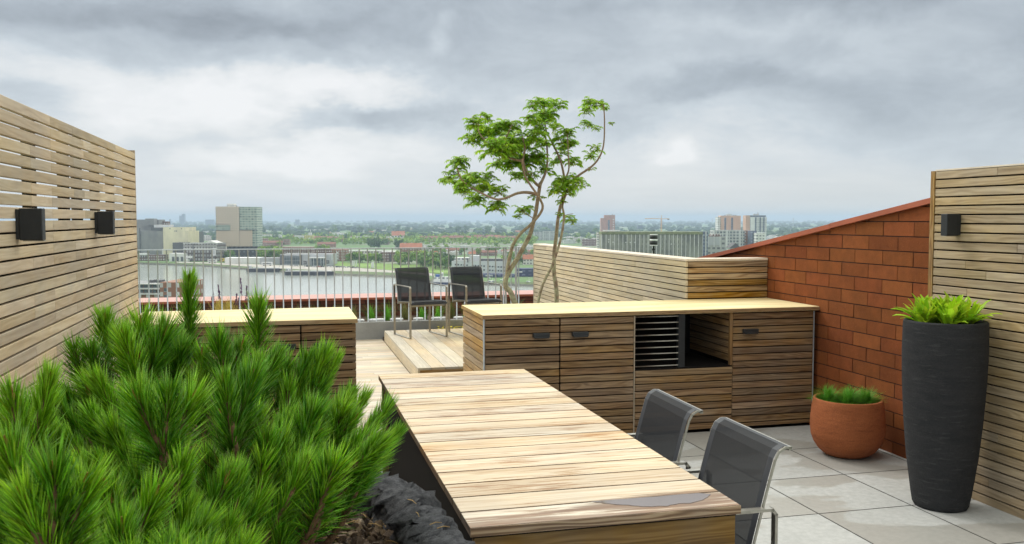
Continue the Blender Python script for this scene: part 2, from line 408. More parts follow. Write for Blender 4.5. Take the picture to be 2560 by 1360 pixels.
def watermat():
    m, t = mat('river_water'); p = t.pos()
    x, y, z = t.sep(p)
    n = t.noise(t.comb(t.math('MULTIPLY', x, .5), t.math('MULTIPLY', y, .5), 0), 1, 3, .6); b = t.noise(t.comb(t.math('MULTIPLY', x, .012), t.math('MULTIPLY', y, .005), 0), 1, 3)
    c = t.mix(t.lin(b, .35, .65), (.33, .355, .33), (.41, .43, .40)); fin(t, c, .16, t.bump(n, .10, .4), spec=.5); return m
M['water'] = watermat()
def groundmat():
    m, t = mat('city_ground'); p = t.pos(); n = t.noise(p, .004, 5, .6); n2 = t.noise(p, .03, 4, .6)
    c = t.mix(t.sstep(n, .36, .52), (.26, .25, .21), (.10, .185, .05)); c = t.mix(t.sstep(n2, .55, .68), c, (.085, .15, .045))
    fin(t, c, .95); return m
M['land'] = groundmat()

# ================================================================== TERRACE FLOOR
def build_floor():
    b = MB(); tx, ty, g = .595, .637, .0045
    ox, oy = 2.824, 4.306
    for i in range(-7, 4):
        for j in range(-7, 4):
            x, y = ox + i * tx, oy + j * ty
            if y + ty > 6.24: continue
            b.quad((x + g, y + g, 0), (x + tx - g, y + g, 0), (x + tx - g, y + ty - g, 0), (x + g, y + ty - g, 0))
    struct(b.build('terrace_floor', M['tile']))
    b = MB(); b.box(-1.6, 4.6, -.3, 6.17, -.30, -.004); struct(b.build('terrace_slab', M['joint']))
build_floor()
def build_deck():
    b = MB(); y = 6.225
    while y < 12.12:
        x = -1.6
        while x < 1.25:
            L = U(1.2, 2.6); x1 = min(x + L, 1.252); b.box(x, x1 - .003, y, y + .088, -.03, 0, 'x'); x = x1
        y += .093
    struct(b.build('deck_floor', M['deck']))
    b = MB(); b.box(-1.6, 4.3, 6.18, 14.0, -.32, -.045); struct(b.build('roof_slab', M['joint']))
    b = MB()
    b.box(1.26, 3.26, 6.98, 12.13, -.04, .03)
    struct(b.build('planting_soil', M['soil']))
build_deck()

# ================================================================== SLATTED CONSTRUCTIONS
PITCH, SH = .0532, .0445
def slat_run(b, axis, a0, a1, face, depth, z0, z1, sgn, minL=.5, maxL=1.6, pieces=True, m=0, joints=None):
    """horizontal slats between a0 and a1; face = coordinate of the visible face, depth goes away from it by sgn"""
    z = z0
    while z + SH <= z1 + 1e-4:
        cuts = [a0]
        if joints:
            for q in joints:
                if RND() < .45 and a0 + .15 < q < a1 - .15: cuts.append(q)
        elif pieces:
            x = a0
            while True:
                x += U(minL, maxL)
                if x > a1 - .2: break
                cuts.append(x)
        cuts.append(a1); cuts.sort()
        for p, q in zip(cuts[:-1], cuts[1:]):
            q2 = q - (.0012 if q < a1 else 0); f0, f1 = sorted((face, face + sgn * depth))
            if axis == 'y': b.box(f0, f1, p, q2, z, z + SH, 'y', m)
            else: b.box(p, q2, f0, f1, z, z + SH, 'x', m)
        z += PITCH

# left privacy screen ------------------------------------------------
def left_screen():
    t = thing('privacy_screen', 'tall pale weathered timber slat screen with two black lamps', 'screen', (-1.037, 6.97, 0))
    b = MB(); W = Matrix.Translation((1.037, -6.97, 0))
    slat_run(b, 'y', 1.2, 6.955, -1.037, .022, .025, 2.10, -1, joints=[2.2, 2.9, 3.4, 4.2, 4.55, 5.0, 5.25, 5.75, 6.2])
    o = b.build('slats', M['screen'], t, .002); o.location = (1.037, -6.97, 0)
    for y in (1.3, 2.1, 2.9, 3.7, 4.32, 4.95, 5.25, 5.72, 6.2, 6.86): b = MB(); b.box(-1.105, -1.0605, y, y + .06, .01, 2.06, 'z'); o = b.build('batten', M['dark'], t); o.location = (1.037, -6.97, 0)
    b = MB(); b.box(-1.125, -1.107, 1.25, 6.93, 0, 1.60, 'y'); o = b.build('backing', M['dark'], t); o.location = (1.037, -6.97, 0)
    b = MB(); b.box(-1.125, -1.037, 6.956, 6.972, 0, 2.11, 'z', r=.3); o = b.build('end_post', M['sideslat'], t); o.location = (1.037, -6.97, 0)
left_screen()

def wall_lamp(x, y, z, sgn, label):
    t = thing('wall_lamp', label, 'wall lamp', (x, y, z), 0, 'black cube lamps on the slatted screens')
    b = MB(); q = sorted((sgn * .0135, sgn * .098)); b.box(q[0], q[1], -.027, .027, -.064, .064); b.build('lamp_body', M['lampblack'], t, .004, 2)
    b = MB(); q = sorted((sgn * .001, sgn * .013)); b.box(q[0], q[1], -.024, .024, -.06, .06); b.build('back_plate', M['black'], t)
    b = MB(); q = sorted((sgn * .025, sgn * .1)); b.box(q[0], q[1], -.02, .02, -.0675, -.0645); b.build('diffuser', M['steel'], t)
wall_lamp(-1.037, 3.972, 1.598, 1, 'large looking black cube lamp on the left screen, the one nearer the camera')
wall_lamp(-1.037, 5.507, 1.598, 1, 'black cube lamp on the left screen close to its far end')
wall_lamp(3.84, 4.50, 1.585, -1, 'black cube lamp on the right hand slat screen above the fern pot')

# right screen ------------------------------------------------------
def right_screen():
    t = thing('privacy_screen', 'brown timber slat screen behind the tall charcoal pot with one black lamp', 'screen', (3.84, 4.72, 0))
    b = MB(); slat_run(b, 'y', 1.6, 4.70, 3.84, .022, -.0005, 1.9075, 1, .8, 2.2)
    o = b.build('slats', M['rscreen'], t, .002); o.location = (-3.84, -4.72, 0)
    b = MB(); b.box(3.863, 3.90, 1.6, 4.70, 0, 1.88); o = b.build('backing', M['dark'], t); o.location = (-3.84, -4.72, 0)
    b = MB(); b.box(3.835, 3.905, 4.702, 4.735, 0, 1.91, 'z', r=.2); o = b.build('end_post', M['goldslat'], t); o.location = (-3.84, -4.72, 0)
    b = MB(); b.box(3.838, 3.90, 1.6, 4.70, 1.9085, 1.917, 'y'); o = b.build('top_trim', M['cap'], t); o.location = (-3.84, -4.72, 0)
right_screen()

# L-shaped low wall in the middle --------------------------------------
def mid_wall():
    t = thing('slat_wall', 'low L shaped timber slat wall with pale cap behind the long counter', 'slat wall', (3.28, 7.0, 0))
    L = (-3.28, -7.0, 0)
    b = MB(); slat_run(b, 'y', 7.003, 11.80, 3.28, .02, .0431, 1.259, 1, .5, 1.5)
    o = b.build('side_slats', M['midwall'], t, .002); o.location = L
    b = MB(); slat_run(b, 'x', 3.302, 4.045, 7.0, .02, .0431, 1.259, 1, .9, 2)
    o = b.build('front_slats', M['goldslat'], t, .002); o.location = L
    for q in ((3.302, 3.44, 7.022, 11.78), (3.445, 4.04, 7.022, 7.16)): b = MB(); b.box(*q, 0, 1.255); o = b.build('backing', M['dark'], t); o.location = L
    for q in ((3.277, 3.45, 6.997, 8.6), (3.277, 3.45, 8.602, 10.2), (3.277, 3.45, 10.202, 11.82)): b = MB(); b.box(*q, 1.262, 1.282, 'y'); o = b.build('cap', M['cap'], t, .002); o.location = L
    b = MB(); b.box(3.452, 4.045, 6.997, 7.17, 1.262, 1.282, 'x'); o = b.build('cap', M['cap'], t, .002); o.location = L
    b = MB(); b.box(3.277, 3.45, 11.79, 11.815, 0, 1.26, 'z'); o = b.build('end_post', M['edge'], t); o.location = L
mid_wall()

# ================================================================== CABINETS
def handle(t, x, z, y=6.22):
    b = MB(); b.box(x - .062, x + .062, y - .034, y - .002, z - .019, z + .013); b.box(x - .055, x + .055, y - .040, y - .034, z - .024, z - .012)
    return b.build('handle', M['black'], t, .004, 2)
def front(b, x0, x1, z0, z1, y=6.22, m=0):
    z = z1 - SH
    while z > z0 - .02:
        b.box(x0, x1, y, y + .02, max(z, z0), z + SH, 'x', m); z -= PITCH
def counter():
    t = thing('outdoor_counter', 'long brown slatted outdoor counter with pale top and open niche', 'counter', (1.36, 6.22, 0))
    L = (-1.36, -6.22, 0)
    def put(b, n, m, bev=0, par=t):
        o = b.build(n, m, par, bev); o.location = L if par is t else (0, 0, 0); return o
    for q in ((1.352, 2.868), (2.8705, 4.043)): b = MB(); b.box(*q, 6.208, 7.0, .907, .937, 'x'); put(b, 'countertop', M['ctop'], .002)
    b = MB(); b.box(1.352, 4.043, 6.2055, 6.2078, .909, .935, 'x'); put(b, 'front_edging', M['cedge'])
    b = MB(); b.box(1.3495, 1.3518, 6.208, 7.0, .909, .935, 'y'); put(b, 'side_edging', M['sideslat'])
    # carcass
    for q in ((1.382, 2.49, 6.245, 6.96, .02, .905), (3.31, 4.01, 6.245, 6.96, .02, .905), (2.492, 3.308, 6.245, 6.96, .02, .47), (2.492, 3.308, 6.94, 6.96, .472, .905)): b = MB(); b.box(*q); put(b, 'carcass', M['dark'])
    b = MB(); z = .9 - SH
    while z > .01:
        b.box(1.36, 1.38, 6.232, 6.99, z, z + SH, 'y'); z -= PITCH
    put(b, 'side_panel', M['sideslat'], .002)
    b = MB(); b.box(1.357, 1.366, 6.217, 6.230, .01, .905, 'z'); put(b, 'corner_trim', M['galv'])
    for x0, x1, hx, z0 in ((1.37, 1.922, 1.78, .02), (1.932, 2.50, 2.076, .02)):
        b = MB(); front(b, x0, x1, z0, .897); d = put(b, 'door', M['brownslat'], .002)
        h = handle(d, hx, .785)
    b = MB(); front(b, 3.312, 4.0, .02, .897); d = put(b, 'door', M['brownslat'], .002); handle(d, 3.448, .765)
    b = MB(); front(b, 2.515, 3.308, .02, .488); put(b, 'lower_panel', M['brownslat'], .002)
    b = MB(); b.box(2.51, 3.30, 6.222, 6.93, .490, .500, 'x'); put(b, 'niche_shelf', M['dark'])  # near-black colour stands in for the deep shade inside the niche
    b = MB(); front(b, 0, 0, 0, 0)
    b = MB(); z = .895 - SH
    while z > .5:
        b.box(3.288, 3.306, 6.25, 6.93, z, z + SH, 'y'); z -= PITCH
    put(b, 'niche_side', M['brownslat'], .001)
    b = MB(); b.box(3.287, 3.309, 6.221, 6.248, .502, .905, 'z'); put(b, 'niche_post', M['brownslat'])
    b = MB(); b.box(2.862, 2.912, 6.221, 6.262, .502, .905, 'z'); put(b, 'centre_post', M['black'])
    for k in range(9):
        b = MB(); zz = .518 + k * .0465; b.tube([(2.515, 6.232, zz), (2.862, 6.232, zz)], .0048, 6); put(b, 'rod', M['steel'])
    b = MB(); b.box(2.503, 2.510, 6.2185, 6.23, .01, .9, 'z'); put(b, 'pale_strip', M['edge'])
    b = MB(); b.box(4.003, 4.009, 6.2185, 6.228, .02, .9, 'z'); put(b, 'corner_strip', M['galv'])
counter()
def low_cabinet():
    t = thing('outdoor_cabinet', 'shorter brown slatted cabinet with pale top behind the pine shrub', 'cabinet', (.47, 6.22, 0))
    L = (-.47, -6.22, 0)
    def put(b, n, m, bev=0):
        o = b.build(n, m, t, bev); o.location = L; return o
    b = MB(); b.box(-1.02, .474, 6.208, 7.06, .907, .937, 'x'); put(b, 'countertop', M['ctop'], .002)
    b = MB(); b.box(-1.02, .474, 6.2055, 6.2078, .909, .935, 'x'); put(b, 'front_edging', M['sideslat'])
    b = MB(); b.box(-1.0, .44, 6.245, 7.02, .02, .905); put(b, 'carcass', M['dark'])
    b = MB(); z = .9 - SH
    while z > .01:
        b.box(.442, .462, 6.24, 7.04, z, z + SH, 'y'); z -= PITCH
    put(b, 'side_panel', M['sideslat'])
    for x0, x1, hx in ((-.42, .089, -.0), (.099, .462, .24), (-1.0, -.43, -.6)):
        b = MB(); front(b, x0, x1, .02, .897); d = put(b, 'door', M['brownslat'], .002)
        handle(d, hx, .765)
low_cabinet()

# ================================================================== TABLE
def table():
    t = thing('dining_table', 'long bleached timber dining table with streaky boards and a rain puddle', 'table', (.925, 3.76, 0))
    L = (-.925, -3.76, 0)
    def put(b, n, m, bev=0):
        o = b.build(n, m, t, bev); o.location = L; return o
    b = MB(); y = 2.4675; k = 0
    while y < 5.03:
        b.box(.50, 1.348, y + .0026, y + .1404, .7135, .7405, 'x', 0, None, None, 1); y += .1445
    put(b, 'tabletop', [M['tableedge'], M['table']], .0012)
    b = MB(); b.box(.512, 1.336, 2.475, 5.02, .7075, .7125); put(b, 'underlay', M['dark'])
    b = MB(); b.box(.545, .558, 2.508, 4.988, .03, .70, 'y'); put(b, 'side_panel', M['dark'])
    b = MB(); b.box(.5, 1.348, 2.4662, 2.4686, .7140, .7395, 'x'); put(b, 'front_edge', M['tablefront'])
    b = MB(); b.box(.512, 1.336, 2.480, 2.505, 0.0, .705, 'x'); put(b, 'end_panel', M['tablepanel'])
    b = MB(); b.box(.512, 1.336, 4.99, 5.015, 0.0, .705, 'x'); put(b, 'end_panel', M['tablepanel'])
    for x in (.56, 1.25): b = MB(); b.box(x, x + .04, 2.51, 4.985, .62, .705, 'y'); put(b, 'rail', M['dark'])
    # puddle of rain lying on the boards
    pts = [(.905, 2.613), (1.03, 2.6095), (1.163, 2.6095), (1.272, 2.6095), (1.306, 2.590), (1.285, 2.565), (1.254, 2.540), (1.206, 2.520), (1.165, 2.526), (1.117, 2.512), (1.08, 2.520), (1.037, 2.530), (1.01, 2.551), (.98, 2.562), (.944, 2.588)]
    P = [Vector((x, y)) for x, y in pts]; c = Vector((1.12, 2.565)); out = []
    for i in range(len(P)):
        for k in range(5):
            q = P[i].lerp(P[(i + 1) % len(P)], k / 5); d = (q - c); n = noise.noise((q.x * 45, q.y * 60, 2)) * .006
            out.append((q.x + (d.normalized() * n).x, q.y + (d.normalized() * n).y))
    b = MB(); b.prism(out, .7402, .7420)
    m, tt = mat('rain_puddle'); fin(tt, (.15, .115, .10), .05, spec=.7)
    tag(b.build('puddle', m), 'dark glossy rain puddle on the near edge of the timber table', 'puddle')
table()

# ================================================================== CHAIRS
def make_chair(label, group, loc, rz):
    t = thing('sling_chair', label, 'chair', loc, rz, group)
    for sx in (-1, 1):
        b = MB(); x = sx * .243; w, h = .026, .010
        pts = [(-.245, .006), (-.252, .02), (-.252, .625), (-.238, .642), (.278, .642), (.292, .625), (.292, .02), (.285, .006)]
        n = len(pts)
        for i in range(n):
            y0, z0 = pts[i]; y1, z1 = pts[(i + 1) % n]
            d = Vector((0, y1 - y0, z1 - z0)).normalized() * .004
            b.bar((x, y0 - d.y, z0 - d.z), (x, y1 + d.y, z1 + d.z), w, h, (0, -(z1 - z0), (y1 - y0)), r=.5)
        b.build('arm_frame', M['steel'], t)
    # path of the sling: seat front -> seat back -> backrest -> curled head
    back = [(.185, .425), (.20, .46), (.235, .60), (.272, .74), (.292, .81), (.306, .836), (.330, .850), (.352, .848)]
    seat = [(-.275, .432), (-.268, .452), (-.22, .458), (0, .446), (.13, .438), (.185, .425)]
    for nm, path in (('backrest', back), ('seat', seat)):
        b = MB(); X = [-.229, -.195, -.19, .19, .195, .229]; d = 0
        for i in range(len(path) - 1):
            (y0, z0), (y1, z1) = path[i], path[i + 1]; L = math.dist(path[i], path[i + 1])
            for k in range(5):
                a, c = X[k], X[k + 1]
                hem = k in (0, 4) or (nm == 'backrest' and i >= len(path) - 2)
                b.quad((a, y0, z0), (c, y0, z0), (c, y1, z1), (a, y1, z1), 1 if hem else 0, .5, [(a, d), (c, d), (c, d + L), (a, d + L)])
            d += L
        b.sm = [True] * len(b.sm); b.build(nm, [M['sling'], M['hem']], t)
        for sx in (-1, 1):
            b = MB(); x = sx * .2325
            for i in range(len(path) - 1):
                (y0, z0), (y1, z1) = path[i], path[i + 1]
                b.bar((x, y0 + .005, z0 - .004), (x, y1 + .005, z1 - .004), .005, .008, (0, 1, 0) if nm == 'backrest' else (0, 0, 1), r=.5)
            b.build('back_rail' if nm == 'backrest' else 'seat_rail', M['steel'], t)
    b = MB(); b.bar((-.235, .352, .842), (.235, .352, .842), .012, .012, r=.5); b.build('head_bar', M['steel'], t)
    b = MB(); b.bar((-.235, -.275, .43), (.235, -.275, .43), .022, .02, r=.5); b.build('front_bar', M['hem'], t)
    for y, z in ((-.2, .40), (.19, .412)): b = MB(); b.bar((-.24, y, z), (.24, y, z), .02, .02, r=.5); b.build('cross_bar', M['steel'], t)
    return t
ch = make_chair('charcoal mesh chair at the table, the nearer of the two', 'steel and mesh garden chairs', (1.30, 2.925, 0), math.radians(-90))
copy_thing(ch, (1.272, 3.535, 0), math.radians(-91), 'charcoal mesh chair at the table, the farther one beside the counter')
copy_thing(ch, (1.652, 11.27, .142), math.radians(14), 'black mesh chair standing free on the platform by its open left edge')
copy_thing(ch, (2.365, 11.31, .142), math.radians(13), 'black mesh chair on the platform half hidden behind the long counter')

# ================================================================== PLATFORM, KERB, RAILING, PARAPET
def platform():
    t = thing('wooden_platform', 'low raised timber platform carrying two mesh chairs', 'platform', (1.256, 8.81, 0))
    L = (-1.256, -8.81, 0)
    b = MB(); x = 1.258; 
    while x < 2.95:
        b.box(x, x + .136, 8.812, 11.9, .118, .142, 'y'); x += .1395
    o = b.build('boards', M['platform'], t, .002); o.location = L
    b = MB(); b.box(1.256, 1.278, 8.80, 11.9, .0, .1175, 'y'); o = b.build('side_fascia', M['platform'], t); o.location = L
    b = MB(); b.box(1.279, 2.95, 8.80, 8.822, .031, .1175, 'x'); o = b.build('front_fascia', M['goldslat'], t); o.location = L
platform()
b = MB(); b.box(-2.6, 3.27, 12.132, 12.19, -.04, .235); tag(b.build('kerb_wall', M['kerb'], None, .006), 'low grey concrete kerb under the railing balusters', 'kerb')
b = MB(); b.box(-2.6, 3.9, 12.192, 12.948, -.05, .226); struct(b.build('planter_soil', M['soil']))
def railing():
    t = thing('balcony_railing', 'galvanised steel railing with thin upright balusters', 'railing', (.865, 12.17, .235))
    L = (-.865, -12.17, -.235)
    def put(b, n): o = b.build(n, M['galv'], t); o.location = L; return o
    b = MB(); b.bar((-2.6, 12.17, 1.225), (3.27, 12.17, 1.225), .045, .012); put(b, 'handrail')
    x = .739 - .1102 * 27
    while x < 3.27:
        b = MB(); b.tube([(x, 12.17, .236), (x, 12.17, 1.219)], .0085, 6); put(b, 'baluster'); x += .1102
    for x in (2.98, 3.13):
        b = MB(); b.bar((x, 12.19, .236), (x, 12.19, 1.219), .03, .012); put(b, 'post')
railing()
def parapet():
    t = thing('parapet_wall', 'brown brick roof parapet with pink red coping beyond the railing', 'parapet', (0, 12.95, 0))
    L = (0, -12.95, 0)
    b = MB(); b.box(-4, 4.6, 12.96, 13.62, -.3, .462); o = b.build('wall', M['parapet'], t); o.location = L
    for x0, x1 in ((-4, -1.2), (-1.198, 1.5), (1.502, 4.6)): b = MB(); b.box(x0, x1, 12.945, 13.66, .4625, .496); o = b.build('coping', M['copingwet'], t, .003); o.location = L
    b = MB(); b.box(-4, 4.6, 12.9405, 12.9445, .464, .494); o = b.build('coping_edge', M['coping'], t); o.location = L
parapet()

# ================================================================== BRICK WALL
def brick_wall():
    t = thing('brick_wall', 'red brick gable wall with sloping red coping on the right', 'brick wall', (4.05, 5, 0))
    L = (-4.05, -5, 0)
    def top(y): return 1.73 + (5.013 - y) * .1555
    b = MB(); H_, Lb, g = .1012, .317, .0075; z0 = .083 - H_
    n = 0
    for k in range(24):
        z = z0 + k * H_; off = 5.94 - 40 * Lb + (Lb / 2 if k % 2 else 0)
        y = off
        while y < 9.4:
            if y + Lb > 4.72 and z < top(y) + .02:
                jit = U(-.0015, .0015)
                b.box(4.05 + jit, 4.10, y + g / 2, y + Lb - g / 2, z + g / 2, z + H_ - g / 2, 'y')
            y += Lb
    o = b.build('bricks', M['brick'], t)
    bm = bmesh.new(); bm.from_mesh(o.data)
    nrm = Vector((0, .1555, 1)).normalized()
    geom = bm.verts[:] + bm.edges[:] + bm.faces[:]
    bmesh.ops.bisect_plane(bm, geom=geom, plane_co=(4.05, 5.013, 1.728), plane_no=nrm, clear_outer=True)
    bm.to_mesh(o.data); bm.free(); o.location = L
    b2 = o.modifiers.new('bevel', 'BEVEL'); b2.width = .003; b2.segments = 1; b2.limit_method = 'ANGLE'
    b = MB(); ya, yb = 4.72, 9.4
    pts = [(ya, -.1), (yb, -.1), (yb, top(yb) - .03), (ya, top(ya) - .03)]
    for q in (4.0545, 4.25): pass
    v = [(4.0545, y, z) for y, z in pts] + [(4.25, y, z) for y, z in pts]
    b.v = v; b.face([3, 2, 1, 0]); b.face([4, 5, 6, 7])
    for i in range(4): j = (i + 1) % 4; b.face([i, j, 4 + j, 4 + i])
    o = b.build('mortar_core', M['mortar'], t); o.location = L
    def slope_bar(y0, y1, lift, nm):
        b = MB(); x0, x1 = 4.02, 4.30; v = []
        for x in (x0, x1):
            for y in (y0, y1):
                for dz in (-.022 + lift, .014 + lift): v.append((x, y, top(y) + dz))
        b.v = v
        for q in ((0, 1, 3, 2), (4, 6, 7, 5), (0, 4, 5, 1), (2, 3, 7, 6), (1, 5, 7, 3), (0, 2, 6, 4)): b.face(list(q), None, 0, .5)
        o = b.build(nm, M['coping'], t); o.location = L
    slope_bar(4.72, 6.06, .004, 'coping'); slope_bar(6.055, 9.42, 0, 'coping')
brick_wall()

# ================================================================== POTS
def tall_pot():
    x, y = 3.575, 4.265
    t = thing('tall_planter', 'tall charcoal stone planter tapering to its foot', 'planter', (x, y, 0))
    prof = [(.10, .0), (.138, .002), (.148, .02), (.158, .08), (.185, .28), (.205, .5), (.217, .72), (.221, .88), (.219, 1.02), (.216, 1.048), (.210, 1.055), (.200, 1.055), (.194, 1.048), (.192, .98)]
    b = MB(); fine = []
    for i in range(len(prof) - 1):
        for k in range(4): a, c = prof[i], prof[i + 1]; fine.append((a[0] + (c[0] - a[0]) * k / 4, a[1] + (c[1] - a[1]) * k / 4))
    b.lathe(fine + [prof[-1]], 64); b.build('pot', M['tallpot'], t)
    b = MB(); b.lathe([(.0001, 1.022), (.1, 1.025), (.193, 1.012)], 32); b.build('soil', M['soil'], t)
    def leaf(b, base, az, lean, L, w):
        d = Vector((math.cos(az), math.sin(az), 0)); s = Vector((-d.y, d.x, 0)); p = Vector(base); a = lean; n = 7; r = RND(); prev = None; ph = U(0, 6)
        for i in range(n + 1):
            f = i / n; ww = w * (.35 + 1.0 * math.sin(min(f * 1.15, 1) * math.pi * .86) ** .8) * (1 if f < .9 else (1 - f) * 7 + .3); wob = .006 * math.sin(f * 14 + ph)
            cup = Vector((0, 0, 1)) * (.25 * ww)
            l_, r_ = p + s * (ww / 2 + wob) + cup, p - s * (ww / 2 - wob) + cup
            if prev:
                b.quad(prev[0], prev[1], p, l_, 0, r); b.quad(prev[1], prev[2], r_, p, 0, r)
            prev = (l_, p.copy(), r_)
            a -= (.05 + .10 * f) * (1.5 if lean < 1 else .8)
            p = p + (d * math.cos(a) + Vector((0, 0, 1)) * math.sin(a)) * (L / n)
    for ci, (dx, dy) in enumerate(((-.10, .05), (.0, .09), (.10, .07), (-.04, -.07), (.09, -.06), (.02, -.01))):
        q = thing('hart_fern', 'lime green strap leaved fern growing in the tall charcoal planter', 'fern', (x + dx, y + dy, 1.02), 0, 'ferns in the tall planter')
        b = MB()
        for k in range(46):
            az = k * 2.4 + RND(); leaf(b, (math.cos(az) * .015, math.sin(az) * .015, 0), az, U(.75, 1.57), U(.10, .205), U(.016, .027))
        b.build('leaves', M['lime'], q)
tall_pot()
def tuft(b, base, n, L, spread, w=.003, r0=.02, droop=1.2, seg=4):
    for k in range(n):
        az = U(0, 6.283); d = Vector((math.cos(az), math.sin(az), 0)); s = Vector((-d.y, d.x, 0))
        rr = r0 * math.sqrt(RND()); p = Vector(base) + Vector((math.cos(az * 3.1) * rr, math.sin(az * 3.1) * rr, 0))
        a = math.pi / 2 - spread * math.sqrt(RND()); l = L * U(.6, 1.1); r = RND(); prev = None
        for i in range(seg + 1):
            f = i / seg; ww = w * (1 - f * .85)
            cur = (p - s * ww / 2, p + s * ww / 2)
            if prev: b.quad(prev[0], prev[1], cur[1], cur[0], 0, r)
            prev = cur; a -= droop / seg * f * 1.6; p = p + (d * math.cos(a) + Vector((0, 0, 1)) * math.sin(a)) * (l / seg)
def round_pot():
    x, y = 3.725, 5.36
    t = thing('round_planter', 'round bellied terracotta planter by the brick wall', 'planter', (x, y, 0))
    prof = [(.09, 0), (.125, .003), (.155, .015), (.19, .045), (.22, .09), (.238, .14), (.245, .2), (.243, .26), (.236, .33), (.228, .385), (.224, .393), (.212, .394), (.206, .388), (.203, .34)]
    fine = []
    for i in range(len(prof) - 1):
        for k in range(3): a, c = prof[i], prof[i + 1]; fine.append((a[0] + (c[0] - a[0]) * k / 3, a[1] + (c[1] - a[1]) * k / 3))
    b = MB(); b.lathe(fine + [prof[-1]], 64); b.build('pot', M['terra'], t)
    b = MB(); b.lathe([(.0001, .362), (.1, .366), (.204, .358)], 32); b.build('soil', M['soil'], t)
    b = MB()
    for k in range(160):
        a, rr = U(0, 6.283), .195 * math.sqrt(RND()); s = U(.004, .009); px, py = math.cos(a) * rr, math.sin(a) * rr
        b.lathe([(.001, .362), (s, .364), (s * .8, .364 + s), (.001, .365 + s * 1.3)], 5, 0, RND(), px, py)
    tag(b.build('pebbles', M['gravel'], t), kind='stuff')
    for i, (dx, dy) in enumerate(((-.10, .075), (.035, .02), (-.035, -.055), (.105, -.05))):
        q = thing('grass_tuft', 'small round green grass tuft in the terracotta planter', 'grass tuft', (x + dx, y + dy, .365), 0, 'grass tufts in the terracotta planter')
        b = MB(); tuft(b, (0, 0, 0), 1000, .125, 1.35, .0042, .035, .8); b.build('blades', M['grass'], q)
round_pot()

